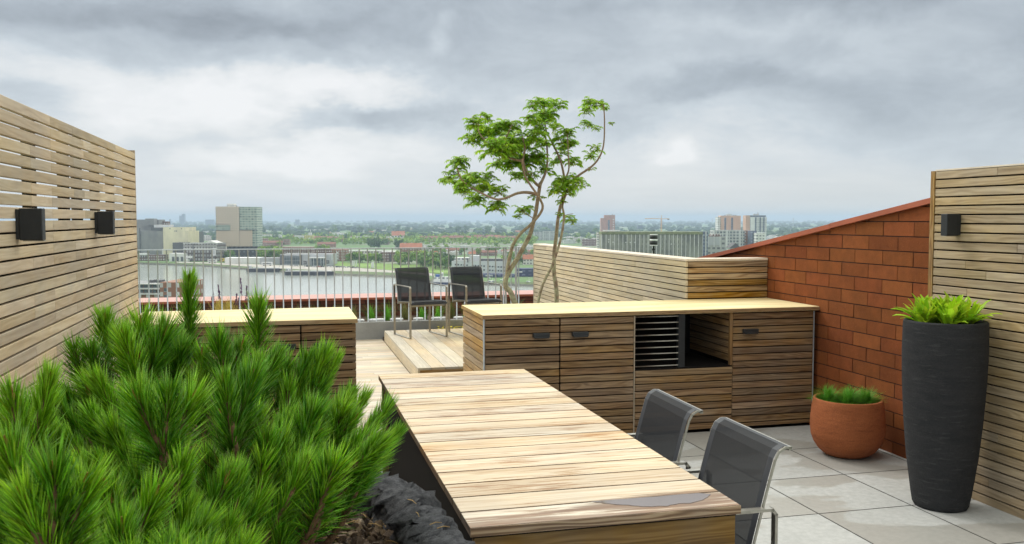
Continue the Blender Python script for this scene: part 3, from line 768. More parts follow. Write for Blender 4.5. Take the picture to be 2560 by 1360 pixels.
# ================================================================== LAVA PLANTER AND PINE
PC = Vector((-.21, 2.36, 0)); RXO, RYO = .675, .70
def sup(a, rx, ry, e=2.7):
    c, s = math.cos(a), math.sin(a)
    return Vector((math.copysign(abs(c) ** (2 / e), c) * rx, math.copysign(abs(s) ** (2 / e), s) * ry, 0))
def lava_planter():
    t = thing('stone_planter', 'rough black lava stone trough holding the pine shrub', 'planter', (PC.x, PC.y, 0))
    prof = [(0.86, 0.0), (.95, .12), (.99, .3), (1.0, .5), (1.0, .66), (.992, .73), (.97, .775), (.93, .80), (.87, .808), (.81, .80), (.77, .775), (.755, .73), (.75, .66), (.745, .6)]
    fine = []
    for i in range(len(prof) - 1):
        L = math.dist(prof[i], prof[i + 1]); n = max(2, int(L / .014))
        for k in range(n): fine.append((prof[i][0] + (prof[i + 1][0] - prof[i][0]) * k / n, prof[i][1] + (prof[i + 1][1] - prof[i][1]) * k / n))
    fine.append(prof[-1]); N = 260; b = MB()
    for f, z in fine:
        for k in range(N):
            a = 2 * math.pi * k / N; p = sup(a, RXO * f, RYO * f); p.z = z
            o = Vector((math.cos(a), math.sin(a), .4)).normalized()
            q = p * 1.0
            d = .020 * noise.noise(q * 7) + .020 * noise.noise(q * 16 + Vector((3, 1, 7))) + .022 * noise.noise(q * 38) + .016 * noise.noise(q * 80)
            pit = max(0, noise.noise(q * 22 + Vector((9, 9, 1))) - .2) * .11 + max(0, noise.noise(q * 55 + Vector((2, 9, 4))) - .25) * .05
            b.v.append(tuple(p + o * (d - pit)))
    for i in range(len(fine) - 1):
        for k in range(N):
            j = (k + 1) % N; b.face([i * N + k, i * N + j, (i + 1) * N + j, (i + 1) * N + k], None, 0, .5, True)
    b.build('trough', M['lava'], t)
    b = MB(); N = 60; o = 0; b.v.append((0, 0, .72))
    for i in range(1, 13):
        for k in range(N):
            p = sup(2 * math.pi * k / N, RXO * .765 * i / 12, RYO * .765 * i / 12); p.z = .705 + .02 * noise.noise(p * 9) + .01 * noise.noise(p * 30); b.v.append(tuple(p))
    for k in range(N): b.face([0, 1 + k, 1 + (k + 1) % N], None, 0, .5, True)
    for i in range(11):
        for k in range(N):
            j = (k + 1) % N; b.face([1 + i * N + k, 1 + i * N + j, 1 + (i + 1) * N + j, 1 + (i + 1) * N + k], None, 0, .5, True)
    b.build('soil', M['soil'], t)
    # loose gravel on the soil
    b = MB()
    for k in range(2600):
        a = U(0, 6.283); f = .75 * math.sqrt(RND()); p = sup(a, RXO * f, RYO * f)
        s = U(.006, .017) * (1.35 if RND() < .15 else 1); z = .712 + .02 * noise.noise(p * 9) + U(0, .012)
        r = RND(); off = len(b.v); R = Euler((U(0, 6), U(0, 6), U(0, 6))).to_matrix()
        for v in ((1, 0, 0), (-1, 0, 0), (0, 1, 0), (0, -1, 0), (0, 0, 1), (0, 0, -1), (.7, .7, .5), (-.6, .7, -.5), (.6, -.6, -.6), (-.7, -.6, .6)):
            b.v.append(tuple(Vector((p.x, p.y, z)) + R @ (Vector(v).normalized() * s * U(.75, 1.2))))
        for q in ((0, 6, 4), (6, 2, 4), (0, 2, 6), (2, 7, 1), (2, 1, 4), (7, 5, 1), (2, 5, 7), (0, 5, 2), (0, 8, 5), (8, 3, 5), (0, 3, 8), (0, 4, 3), (4, 9, 3), (4, 1, 9), (9, 1, 3), (1, 5, 3)):
            b.face([off + i for i in q], None, 0, r, False)
    tag(b.build('gravel', M['gravel'], t), kind='stuff')
    b = MB()
    for k in range(90):
        a = U(-1.2, 1.2); f = U(.2, .74) if k > 12 else U(.8, .95); p = sup(a, RXO * f, RYO * f); z = .735 + U(0, .012) if k > 12 else .812 + .006
        az = U(0, 6.283); d = Vector((math.cos(az), math.sin(az), U(-.1, .15))) * U(.03, .055)
        b.tube([Vector((p.x, p.y, z)), Vector((p.x, p.y, z + .004)) + d * .5, Vector((p.x, p.y, z)) + d], [.0013, .0013, .0006], 3, 0, .5, False)
    tag(b.build('fallen_needles', M['dryneedle'], t), kind='stuff')
lava_planter()

def pine():
    base = Vector((PC.x - .05, PC.y - .05, .70))
    t = thing('pine_shrub', 'bushy green long needled pine shrub in the foreground', 'pine', base)
    nb = MB(); wb = MB(); bb = MB()
    # (tip px, tip py, y of the tip, sideways lean, forward lean, length, needles, needle length, spread)
    S = [(765, 862, 2.5, .3, 0, .10, 220, .085, .6), (805, 858, 2.5, .35, 0, .10, 220, .085, .55), (300, 800, 2.6, -.1, 0, .10, 260, .085, .75), (440, 815, 2.6, .1, 0, .10, 260, .085, .75), (505, 850, 2.5, 0, 0, .10, 260, .085, .75), (585, 875, 2.5, .1, 0, .10, 260, .085, .75), (650, 880, 2.5, .2, 0, .10, 260, .085, .75), (715, 880, 2.55, .3, 0, .10, 260, .085, .7), (790, 930, 2.5, .4, 0, .10, 260, .085, .7), (870, 950, 2.55, .5, 0, .10, 260, .085, .7), (225, 840, 2.6, -.2, 0, .10, 260, .085, .75), (472, 668, 2.85, .02, 0, .19, 330, .088, .62), (645, 728, 2.75, .03, .0, .15, 300, .088, .72), (262, 765, 2.75, -.05, 0, .12, 240, .085, .75), (185, 832, 2.6, -.15, 0, .10, 240, .08, .8),
         (352, 770, 2.55, .0, .05, .15, 300, .09, .8), (408, 790, 2.5, .35, .1, .15, 300, .09, .75), (310, 800, 2.45, -.25, 0, .14, 260, .09, .75), (120, 905, 1.95, .2, .1, .15, 300, .085, .6), (30, 940, 1.9, -.1, 0, .15, 260, .085, .6),
         (345, 945, 1.85, -.35, -.1, .13, 300, .088, .7), (420, 930, 1.85, .1, -.05, .14, 330, .088, .75), (475, 950, 1.9, .4, 0, .14, 280, .088, .7), (560, 905, 2.0, -.1, 0, .15, 300, .088, .65), (625, 900, 2.05, .3, 0, .16, 300, .088, .65),
         (545, 815, 2.45, -.1, 0, .13, 280, .085, .7), (600, 830, 2.5, .3, 0, .13, 260, .085, .7), (690, 850, 2.45, .5, .1, .15, 260, .085, .6), (835, 870, 2.5, .55, .1, .15, 200, .085, .38), (770, 900, 2.5, .4, .2, .14, 200, .085, .5), (720, 930, 2.4, .1, 0, .15, 220, .085, .5),
         (905, 960, 2.6, .6, .2, .15, 280, .085, .5), (960, 990, 2.6, .6, .2, .14, 280, .085, .5), (985, 1050, 2.55, .8, .1, .13, 280, .085, .55), (930, 1020, 2.5, .6, -.1, .15, 280, .085, .6), (850, 985, 2.5, .35, 0, .16, 300, .085, .6), (800, 1000, 2.3, .2, -.1, .15, 280, .085, .6),
         (940, 1110, 2.4, .9, -.1, .13, 260, .085, .6), (905, 1150, 2.35, .8, -.2, .12, 240, .085, .7), (880, 1080, 2.35, .6, -.2, .14, 260, .085, .65),
         (130, 1120, 1.42, .0, -.1, .14, 380, .085, .72), (60, 1180, 1.40, -.3, -.1, .14, 320, .085, .7), (205, 1150, 1.45, .3, -.1, .14, 300, .085, .7), (20, 1060, 1.6, -.2, 0, .15, 280, .085, .65),
         (700, 1290, 1.95, .15, -.1, .11, 260, .085, .65), (640, 1210, 1.9, .5, -.1, .14, 280, .085, .6), (560, 1150, 1.85, .4, -.1, .15, 300, .088, .65), (455, 1100, 1.75, .25, -.1, .15, 300, .088, .65), (380, 1180, 1.6, .4, -.15, .15, 300, .088, .6), (500, 1260, 1.65, .6, -.2, .15, 300, .088, .55), (300, 1260, 1.5, .1, -.2, .15, 300, .085, .65), (420, 1330, 1.5, .4, -.2, .14, 300, .085, .6), (600, 1330, 1.7, .5, -.2, .14, 280, .085, .6), (880, 1180, 2.35, .7, -.3, .11, 240, .08, .6), (830, 1215, 2.2, .6, -.3, .11, 240, .08, .6), (775, 1190, 2.15, .4, -.2, .12, 240, .08, .6), (730, 1130, 2.1, .2, -.1, .15, 300, .085, .65), (700, 1060, 2.15, .1, -.1, .15, 280, .085, .65), (640, 1000, 2.1, .2, -.1, .15, 300, .085, .65), (790, 1090, 2.2, .35, -.2, .14, 280, .085, .65)]
    def ytop(px):
        K = [(-60, 960), (0, 930), (140, 900), (200, 860), (260, 810), (340, 800), (470, 800), (560, 850), (680, 860), (760, 930), (850, 930), (930, 1010), (990, 1060), (1000, 1100), (940, 1180), (760, 1330)]
        for (a, ya), (c, yc) in zip(K[:-1], K[1:]):
            if a <= px <= c: return ya + (yc - ya) * (px - a) / (c - a)
        return 1500
    n = 0
    while n < 128:
        px = U(-120, 960); py = U(ytop(max(px, -59)) + 40, 1420)
        if px > 600 and py > 1130: continue
        if px > 520 and py > 1270: continue
        f = (py - 780) / 600; yy = 2.62 - 1.2 * f + U(-.05, .15)
        S.append((px, py, yy, (px - 430) / 700 + U(-.4, .4), U(-.5, .15), U(.11, .16), random.randint(230, 300), U(.075, .09), U(.55, .8))); n += 1
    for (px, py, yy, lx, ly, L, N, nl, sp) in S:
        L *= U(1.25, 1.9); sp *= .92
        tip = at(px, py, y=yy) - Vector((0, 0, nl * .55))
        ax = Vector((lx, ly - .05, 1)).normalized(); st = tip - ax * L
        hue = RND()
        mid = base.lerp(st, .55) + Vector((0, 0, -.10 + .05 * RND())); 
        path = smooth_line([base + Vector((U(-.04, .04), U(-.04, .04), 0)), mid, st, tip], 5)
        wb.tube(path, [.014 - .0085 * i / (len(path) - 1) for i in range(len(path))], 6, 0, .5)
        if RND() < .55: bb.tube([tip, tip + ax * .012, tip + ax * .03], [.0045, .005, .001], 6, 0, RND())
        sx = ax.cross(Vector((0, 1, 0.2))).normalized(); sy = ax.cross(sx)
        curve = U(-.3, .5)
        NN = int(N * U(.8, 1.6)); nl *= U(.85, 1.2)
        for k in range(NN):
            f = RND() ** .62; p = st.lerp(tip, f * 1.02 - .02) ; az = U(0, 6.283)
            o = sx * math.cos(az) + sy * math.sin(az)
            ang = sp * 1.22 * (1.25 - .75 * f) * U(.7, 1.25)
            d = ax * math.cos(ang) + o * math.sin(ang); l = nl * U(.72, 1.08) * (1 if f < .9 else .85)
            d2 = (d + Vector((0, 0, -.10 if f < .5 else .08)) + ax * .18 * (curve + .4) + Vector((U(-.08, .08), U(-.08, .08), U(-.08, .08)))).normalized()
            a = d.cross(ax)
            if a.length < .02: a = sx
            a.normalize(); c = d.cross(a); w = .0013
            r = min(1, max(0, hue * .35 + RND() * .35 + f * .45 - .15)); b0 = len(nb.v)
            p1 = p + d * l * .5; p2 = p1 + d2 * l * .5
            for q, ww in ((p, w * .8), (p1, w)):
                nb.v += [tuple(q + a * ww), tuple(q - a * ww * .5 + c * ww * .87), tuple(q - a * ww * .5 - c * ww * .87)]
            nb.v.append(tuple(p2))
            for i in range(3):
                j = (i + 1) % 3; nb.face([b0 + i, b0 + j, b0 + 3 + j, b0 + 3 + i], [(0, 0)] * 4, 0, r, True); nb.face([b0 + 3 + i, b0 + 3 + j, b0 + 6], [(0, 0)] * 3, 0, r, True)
    L = tuple(-base)
    off = len(wb.v); wb.v += bb.v; wb.f += [[i + off for i in f] for f in bb.f]; wb.uv += bb.uv; wb.mi += [1] * len(bb.f); wb.r += bb.r; wb.sm += bb.sm
    for bb_, nm, m in ((nb, 'needles', [M['needle']]), (wb, 'branches', [M['twig'], M['bud']])):
        o = bb_.build(nm, m, t); o.location = L
pine()

# ================================================================== TREE BEHIND THE COUNTER
def sumac():
    YT = 8.05
    def q(a, c, dy=0): return at(1050 + a * .4264, 220 + c * .4264, y=YT + dy)
    base = Vector((2.25, YT, .03))
    t = thing('sumac_tree', 'slender multi stemmed tree with feathery leaves behind the long counter', 'tree', base)
    wb = MB()
    def limb(pts, r0, r1, dy0=0, dy1=0, root=None):
        P = [q(a, c, dy0 + (dy1 - dy0) * i / max(1, len(pts) - 1)) for i, (a, c) in enumerate(pts)]
        if root is not None: P = [Vector(root)] + P
        P = smooth_line(P, 6); n = len(P)
        P = [p + Vector((noise.noise(p * 5) * .006, noise.noise(p * 5 + Vector((4, 4, 4))) * .008, 0)) for p in P]
        wb.tube(P, [r0 + (r1 - r0) * (i / (n - 1)) ** .8 for i in range(n)], 9, 0, .5)
    limb([(550, 1250), (505, 1170), (512, 1100), (580, 980), (640, 870), (670, 760), (690, 650), (705, 560)],   .029, .016, 0, .0, (2.30, YT, .0))
    limb([(705, 560), (690, 570), (630, 500), (603, 430), (612, 350), (600, 290)], .017, .007, 0, -.15)
    limb([(705, 565), (740, 480), (745, 360), (735, 290)], .015, .006, 0, .2)
    limb([(510, 1120), (522, 1000), (545, 920), (590, 855), (645, 805), (700, 740), (718, 690), (690, 630), (640, 560), (610, 500), (598, 415)], .018, .008, 0, -.25)
    limb([(690, 625), (630, 612), (570, 617), (500, 645), (440, 650), (330, 600), (250, 545), (215, 470)], .016, .006, -.05, -.4)
    limb([(600, 430), (520, 410), (460, 390), (390, 320), (340, 240), (365, 140)], .012, .0045, -.2, .1)
    limb([(460, 390), (500, 300), (540, 215)], .008, .004, -.1, -.3)
    limb([(800, 1250), (785, 1080), (790, 950), (812, 760), (830, 670), (850, 600), (845, 520), (820, 420), (770, 310), (738, 240), (728, 120)], .024, .006, 0, .2, (2.38, YT, .0))
    limb([(695, 1250), (780, 1030), (822, 900), (846, 760), (838, 690), (858, 620)], .015, .009, -.06, -.02, (2.20, YT - .05, .0))
    limb([(850, 580), (930, 512), (1000, 465), (1045, 415), (1072, 340), (1082, 200), (1074, 95)], .013, .005, 0, -.3)
    limb([(850, 540), (872, 480), (870, 400), (862, 270)], .010, .004, 0, -.1)
    limb([(662, 765), (630, 742), (600, 728)], .005, .003, 0, -.05); limb([(842, 750), (870, 742), (898, 737)], .004, .003, 0, -.05)
    o = wb.build('trunk', M['bark'], t); o.location = tuple(-base)
    # leaves: each a feathery compound leaf radiating from a twig end
    lb = MB(); kb = MB()
    def compound(p, az, el, L, dark):
        d = Vector((math.cos(az) * math.cos(el), math.sin(az) * math.cos(el), math.sin(el))); r = min(1, max(0, U(0, .75) + (.25 if RND() < .2 else 0) - dark)); pts = []
        e = el; pp = Vector(p); n = 9
        for i in range(n + 1):
            pts.append(pp.copy()); e -= (.07 + .028 * i); dd = Vector((math.cos(az) * math.cos(e), math.sin(az) * math.cos(e), math.sin(e))); pp = pp + dd * (L / n)
        kb.tube(pts, [.0022 - .0017 * i / n for i in range(n + 1)], 3, 0, RND(), False)
        side = Vector((-math.sin(az), math.cos(az), 0))
        for i in range(2, n + 1):
            f = i / n; ll = L * .40 * (1 - abs(f - .5) * 1.1) * U(.85, 1.15); dr = (pts[i] - pts[i - 1]).normalized()
            for s in (-1, 1) if i < n else (0,):
                dv = (side * s * .85 + dr * (.55 if s else 1) + Vector((0, 0, -.30 + U(-.25, .2)))).normalized(); wv = dv.cross(Vector((U(-.3, .3), U(-.3, .3), 1))).normalized() * ll * .24
                a = pts[i]; m1 = a + dv * ll * .4 + Vector((0, 0, .003)); tip = a + dv * ll + Vector((0, 0, -ll * .22)); r2 = min(1, max(0, r + U(-.15, .15)))
                lb.quad(a, m1 + wv, tip, m1, 0, r2); lb.quad(a, m1, tip, m1 - wv, 0, r2)
    CL = [(230, 440, 62), (190, 520, 55), (300, 540, 70), (255, 590, 55), (390, 580, 65), (330, 655, 55), (450, 690, 55), (470, 610, 45), (400, 520, 40), (320, 200, 55), (390, 175, 40), (300, 300, 55), (380, 260, 75), (440, 340, 75), (470, 230, 65), (540, 220, 50), (520, 310, 70), (470, 430, 58), (560, 440, 70), (600, 330, 70), (640, 420, 70), (580, 510, 50), (650, 520, 45), (660, 290, 60), (660, 100, 40), (720, 90, 50), (800, 95, 50), (650, 180, 48), (740, 170, 70), (690, 235, 58), (790, 230, 40), (720, 320, 50), (820, 300, 50), (870, 260, 50), (880, 330, 50), (840, 370, 40), (900, 430, 50), (800, 430, 45), (740, 480, 40), (860, 550, 68), (935, 560, 45), (800, 590, 48), (870, 605, 45), (830, 660, 28), (1000, 90, 48), (1050, 85, 38), (980, 130, 40), (1080, 115, 28), (980, 210, 38), (1035, 235, 28), (1030, 350, 35), (1000, 395, 38), (1000, 475, 24), (1120, 205, 18), (600, 720, 42), (570, 755, 26), (640, 705, 32), (820, 740, 24), (870, 765, 36), (900, 785, 24), (660, 640, 26), (720, 640, 20), (540, 370, 55), (700, 400, 45)]
    for (a, c, rad) in CL:
        dy = U(-.32, .32); p = q(a, c + rad * .15, dy); R = rad * .4264 / FPX * 8.3
        nl = max(9, int(rad / 1.45))
        for k in range(nl):
            az = k * 2.399 + U(-.4, .4); compound(p + Vector((U(-.5, .5), U(-.5, .5), U(-.45, .45))) * R, az, U(.2, 1.25), R * U(.85, 1.4), .1 if RND() < .3 else 0)
    off = len(lb.v); lb.v += kb.v; lb.f += [[i + off for i in f] for f in kb.f]; lb.uv += kb.uv; lb.mi += [1] * len(kb.f); lb.r += kb.r; lb.sm += kb.sm
    o = lb.build('crown', [M['sumac'], M['rachis']], t); o.location = tuple(-base)
sumac()

# ================================================================== SMALL PLANTS BY THE RAILING
G_T = 'grass tufts along the parapet planter'
x = -.6; i = 0
while x < 3.2:
    q = thing('grass_tuft', 'thin green grass tuft growing between railing and brick parapet', 'grass tuft', (x, 12.42 + U(-.04, .08), .226), 0, G_T)
    b = MB(); tuft(b, (0, 0, 0), 110, U(.22, .32), .55, .005, .06, .7, 4); b.build('blades', M['dullgrass' if i % 3 == 0 else 'grass'], q)
    x += U(.20, .27); i += 1
x = .95
while x < 3.2:
    b = MB(); n = 9; w = U(.07, .12)
    pts = [(math.cos(k * 2 * math.pi / n) * w, math.sin(k * 2 * math.pi / n) * .04) for k in range(n)]
    b.prism(pts, 0, .035); o = b.build('white_stone', M['white'], None, .012, 2); o.location = (x, 12.27, .228); tag(o, 'flat white stone lying in the planter strip behind the balusters', 'stone', 'white stones behind the balusters')
    x += U(.24, .30)
for px, pt, h in ((533, 728, .5), (552, 712, .55), (587, 733, .4), (600, 745, .35), (604, 695, .6), (612, 715, .5), (528, 740, .4)):
    p = at(px, pt, y=12.45); q = thing('salvia_plant', 'thin purple flower spike standing by the railing behind the pine', 'flower', (p.x, p.y, .226), 0, 'purple flower spikes by the railing')
    H_ = p.z - .226; ln = U(-.03, .03); b = MB(); b.tube([(0, 0, 0), (ln * .3, 0, H_ * .5), (ln, 0, H_)], .003, 4); b.build('stem', M['twig'], q)
    b = MB()
    for k in range(46):
        f = RND(); z = H_ * (.62 + .38 * f); a = U(0, 6.28); r = .013 * (1 - f * .7); s = .008
        c = Vector((ln * z / H_ + math.cos(a) * r, math.sin(a) * r, z)); b.quad(c + Vector((s, 0, -s)), c + Vector((0, s, s)), c + Vector((-s, 0, s)), c + Vector((0, -s, -s)))
    b.build('blossom', M['purple'], q)
for px, l in ((548, 'left'), (575, 'right')):
    p = at(px, 760, y=12.5); q = thing('straw_grass', 'straw yellow feathery grass clump by the railing behind the pine', 'ornamental grass', (p.x, p.y, .226), 0, 'straw grass clumps by the railing')
    b = MB(); tuft(b, (0, 0, 0), 200, .38, .4, .006, .07, .6, 4); b.build('blades', M['yellowgrass'], q)
b = MB()
for k in range(420):
    xx, yy = U(2.0, 2.9), U(11.93, 12.1); s = U(.01, .02); c = Vector((xx, yy, .06 + U(0, .10))); a = U(0, 6.28); e = Vector((math.cos(a), math.sin(a), U(-.3, .3))) * s; f = Vector((-math.sin(a), math.cos(a), U(-.3, .3))) * s
    b.quad(c - e, c - f, c + e, c + f)
tag(b.build('sedum_flowers', M['yellow']), 'yellow flowering groundcover along the back of the platform', 'flowers', kind='stuff')
for xx, yy in ((1.33, 8.72), (1.42, 8.70), (1.30, 8.40)):
    q = thing('grass_tuft', 'wispy grass tuft growing at the front foot of the platform', 'grass tuft', (xx + .45, yy, .03), 0, 'wispy grass at the platform foot')
    b = MB(); tuft(b, (0, 0, 0), 26, .22, .6, .004, .03, .7); b.build('blades', M['dullgrass'], q)

# flue cowl on the next roof
def cowl():
    p = at(1634, 612, D=15.5); t = thing('flue_cowl', 'black flue cowl with white bands above the slatted wall', 'flue', (p.x, p.y, 0))
    def cyl(r, z0, z1, n, m):
        b = MB(); b.lathe([(.001, z0), (r, z0), (r, z1), (.001, z1)], 24); b.build(n, M[m], t)
    zt = at(1634, 586, D=15.5).z; zb = at(1634, 614, D=15.5).z; h = zt - zb
    r = 10.0 / FPX * 15.5
    cyl(r * .96, zb + .012, zb + h * .42, 'lower_drum', 'black'); cyl(r, zb, zb + .013, 'bottom_band', 'white'); cyl(r, zb + h * .42, zb + h * .58, 'middle_band', 'white'); cyl(r * .96, zb + h * .58, zt - .013, 'upper_drum', 'black'); cyl(r, zt - .013, zt, 'lid', 'white')
    b = MB(); b.tube([(0, 0, -.3), (0, 0, zb)], r * .22, 10); b.tube([(0, 0, zb - .09), (0, 0, zb - .05)], r * .4, 10); b.build('pipe', M['black'], t)
cowl()

# ================================================================== THE CITY ACROSS THE RIVER
def gp(px, D): d = ray(px, HZ); k = d.dot(RV) / d.dot(FH); p = FH * D + RV * (k * D); return Vector((p.x, p.y, 0))
def hz(px, py, D): return at(px, py, D=D).z - GZ
def D_of(py, z=GZ): return at(1280, py, z=z).dot(FH)
BANK = [(-900, 655, 652), (345, 661, 655), (440, 664, 657), (520, 667.5, 660), (616, 675, 667), (700, 681, 672), (838, 689, 678), (900, 691, 680), (993, 694.5, 684), (1086, 708, 697), (1130, 711, 700), (1230, 714, 703), (1333, 717, 706), (1500, 722, 711), (1800, 740, 728), (2600, 800, 788)]
def land():
    b = MB(); e = []
    for px, yw, yl in BANK:
        w = at(px, yw, z=WZ); l = at(px, yl, z=GZ)
        if (l - w).dot(FH) < 1.5: l = Vector((w.x, w.y, 0)) + FH * 1.5 + Vector((0, 0, GZ))
        e.append((w, l, gp(px * 1.0, 13500) + Vector((0, 0, GZ))))
    for (w0, l0, f0), (w1, l1, f1) in zip(e[:-1], e[1:]): b.quad(l0, l1, f1, f0)
    struct(b.build('land', M['land']))
    b = MB()
    for (w0, l0, f0), (w1, l1, f1) in zip(e[:-1], e[1:]):
        m0, m1 = w0.lerp(l0, .25) + Vector((0, 0, .9)), w1.lerp(l1, .25) + Vector((0, 0, .9))
        d = Vector((0, 0, -1.5)); b.quad(w0 + d, w1 + d, m1, m0, 0); b.quad(m0, m1, l1, l0, 1)
    struct(b.build('river_bank', [plain('stone_bank', (.16, .155, .13), .9, scale=.2, var=.3), plain('grassy_bank', (.10, .13, .05), .9, scale=.15, var=.4)]))
    b = MB(); a = [gp(-9000, 40) for _ in range(1)]
    P = [FH * -400 + RV * -3500, FH * -400 + RV * 3500, FH * 3000 + RV * 3500, FH * 3000 + RV * -3500]
    b.quad(*[Vector((p.x, p.y, WZ)) for p in P]); struct(b.build('river', M['water']))
    b = MB(); P = [FH * -300 + RV * -600, FH * -300 + RV * 700, FH * 330 + RV * 700, FH * 372 + RV * -90, FH * 385 + RV * -600]
    b.prism([(p.x, p.y) for p in P], WZ - 1, GZ); struct(b.build('near_bank', M['land']))
    # promenade and lawn along the water
    pr = plain('pale_paving', (.40, .37, .33), .85, scale=.1, var=.2); lw = plain('park_lawn', (.17, .27, .05), .95, scale=.08, var=.3)
    b = MB()
    T = [(440, 656.3, 654.5), (520, 659, 656), (616, 666, 660), (700, 671, 662.5), (838, 676.8, 666), (900, 678.5, 670), (993, 682, 677), (1086, 690, 684)]
    for (p0, a0, c0), (p1, a1, c1) in zip(T[:-1], T[1:]): b.quad(*[at(p, q, z=GZ + .12) for p, q in ((p0, a0), (p1, a1), (p1, c1), (p0, c0))])
    struct(b.build('promenade', pr))
    b = MB()
    T = [(836, 664, 656), (870, 667, 656.5), (930, 671, 657.5), (993, 677, 660), (1060, 680, 662), (1128, 686, 668)]
    for (p0, a0, c0), (p1, a1, c1) in zip(T[:-1], T[1:]): b.quad(*[at(p, q, z=GZ + .25) for p, q in ((p0, a0), (p1, a1), (p1, c1), (p0, c0))])
    struct(b.build('park_lawn', lw))
land()

FAC = {
 'beige': facade('beige_tower_wall', (.68, .56, .45), (.15, .145, .135), 2.6, 2.75, .46, .42, (.63, .52, .42)),
 'beige2': facade('beige_plinth_wall', (.66, .53, .42), (.20, .17, .15), 2.9, 2.75, .28, .32, (.62, .50, .40)),
 'greenglass': facade('green_glass_wall', (.47, .50, .43), (.14, .185, .165), 3.4, 2.75, .72, .62, (.40, .45, .38), lit=.5),
 'cream': facade('cream_wall', (.90, .83, .58), (.86, .78, .54), 30, 40, .01, .01),
 'greywall': facade('grey_silo_wall', (.21, .21, .215), (.15, .15, .15), 40, 40, .01, .01, (.29, .29, .28)),
 'darkgrey': facade('dark_grey_wall', (.12, .12, .125), (.09, .09, .09), 14, 9, .2, .1),
 'hall': facade('dark_brick_hall', (.115, .08, .07), (.24, .235, .235), 3.1, 4.1, .62, .55, lit=.5),
 'hallband': plain('white_bands', (.70, .69, .67), .6, scale=.3),
 'blackbase': facade('dark_podium', (.05, .05, .06), (.12, .12, .13), 5, 5, .5, .4),
 'whitehall': facade('white_shed_wall', (.82, .81, .77), (.58, .57, .55), 9, 30, .04, .9),
 'greyhall': facade('grey_shed_wall', (.40, .41, .42), (.34, .35, .36), 8, 30, .05, .9),
 'museum': facade('grey_panel_wall', (.48, .49, .51), (.43, .44, .45), 6, 3.2, .03, .9),
 'glass': facade('dark_glass_wall', (.30, .33, .34), (.05, .065, .075), 2.4, 3.4, .9, .88, lit=.25, rough=.3),
 'brickA': facade('brown_brick_flats', (.17, .085, .06), (.40, .38, .36), 2.5, 3, .45, .5, lit=.6),
 'brickB': facade('orange_brick_flats', (.29, .14, .085), (.34, .33, .32), 2.7, 3, .4, .5, lit=.5),
 'whiteA': facade('white_flats', (.78, .78, .76), (.16, .17, .18), 3, 3, .55, .45, lit=.4),
 'whiteB': facade('pale_row_front', (.74, .70, .66), (.12, .11, .11), 3.4, 3.2, .5, .5, lit=.3),
 'yellow': facade('yellow_flats', (.68, .60, .22), (.16, .13, .06), 4.2, 3, .4, .45),
 'office': facade('pale_office_wall', (.66, .67, .69), (.64, .65, .67), 40, 30, .01, .01),
 'blue': facade('dark_blue_sheds', (.035, .045, .12), (.09, .10, .17), 5, 3, .5, .4),
 'orangetower': facade('salmon_tower_wall', (.55, .26, .19), (.22, .13, .12), 3.6, 2.9, .25, .35, (.40, .19, .14)),
 'pinktower': facade('pink_tower_wall', (.66, .41, .31), (.58, .35, .27), 4, 2.9, .2, .3),
 'ribbed': facade('ribbed_concrete_wall', (.36, .36, .29), (.10, .10, .09), 3.35, 4.0, .13, .62, (.15, .15, .135), lit=.2, ribs=(3.35, .0, (0, 0, 0))),
 'whitebalc': facade('white_balcony_wall', (.80, .81, .82), (.16, .18, .22), 3.2, 2.9, .5, .42, lit=.3),
 'gridflat': facade('grey_grid_flats', (.58, .58, .57), (.12, .13, .15), 3.3, 3.0, .68, .66, lit=.3, ribs=(13, .12, (.62, .62, .62))),
 'greyoffice': facade('grey_office_wall', (.46, .46, .45), (.12, .12, .125), 4.2, 4.2, .6, .42),
 'bluecol': facade('blue_grey_tower', (.10, .115, .17), (.17, .20, .26), 2.6, 3, .5, .5),
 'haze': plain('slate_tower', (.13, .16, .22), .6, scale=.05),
 'roofgrey': plain('grey_flat_roof', (.24, .24, .245), .8, scale=.1, var=.25),
 'roofdark': plain('dark_roof', (.09, .085, .085), .8, scale=.1),
 'roofred': plain('orange_tile_roof', (.42, .16, .09), .8, scale=.3, var=.25),
 'roofbrown': plain('brown_tile_roof', (.26, .11, .075), .8, scale=.3, var=.25),
 'roofwhite': plain('pale_flat_roof', (.74, .74, .74), .7, scale=.1),
 'green': plain('mossy_parapet', (.20, .215, .10), .85, scale=.3, var=.3),
}
FW = plain('dull_window_glass', (.07, .08, .09), .25, scale=.2)
def bld(name, label, cat, px0, px1, D, pytop, depth, wall, roof='roofgrey', yaw=0, group=None):
    pm = (px0 + px1) / 2; p = gp(pm, D); t = thing(name, label, cat, (p.x, p.y, GZ), -PSI + yaw, group)
    w = (px1 - px0) / FPX * D; h = hz(pm, pytop, D); b = MB()
    b.box(-w / 2, w / 2, 0, depth, 0, h, 'wall', 0, top=1); b.build('wall', [FAC[wall], FAC[roof]], t)
    t['w'] = w; t['h'] = h; t['px'] = pm; t['D'] = D
    return t
def part(t, name, px0, px1, py0, py1, m, y0=-.3, y1=.0, along='wall'):
    """a box on the front of building t spanning these picture columns and rows at its distance"""
    D, pm = t['D'], t['px']; k = D / FPX
    b = MB(); b.box((px0 - pm) * k, (px1 - pm) * k, y0, y1, max(.0, hz(pm, py1, D)), hz(pm, py0, D), along, 0, top=1)
    mm = FAC[m] if isinstance(m, str) else m
    return b.build(name, [mm, mm if name != 'wing' else FAC['roofgrey']], t)
def clean(t):
    for k in ('w', 'h', 'px', 'D'):
        if k in t: del t[k]

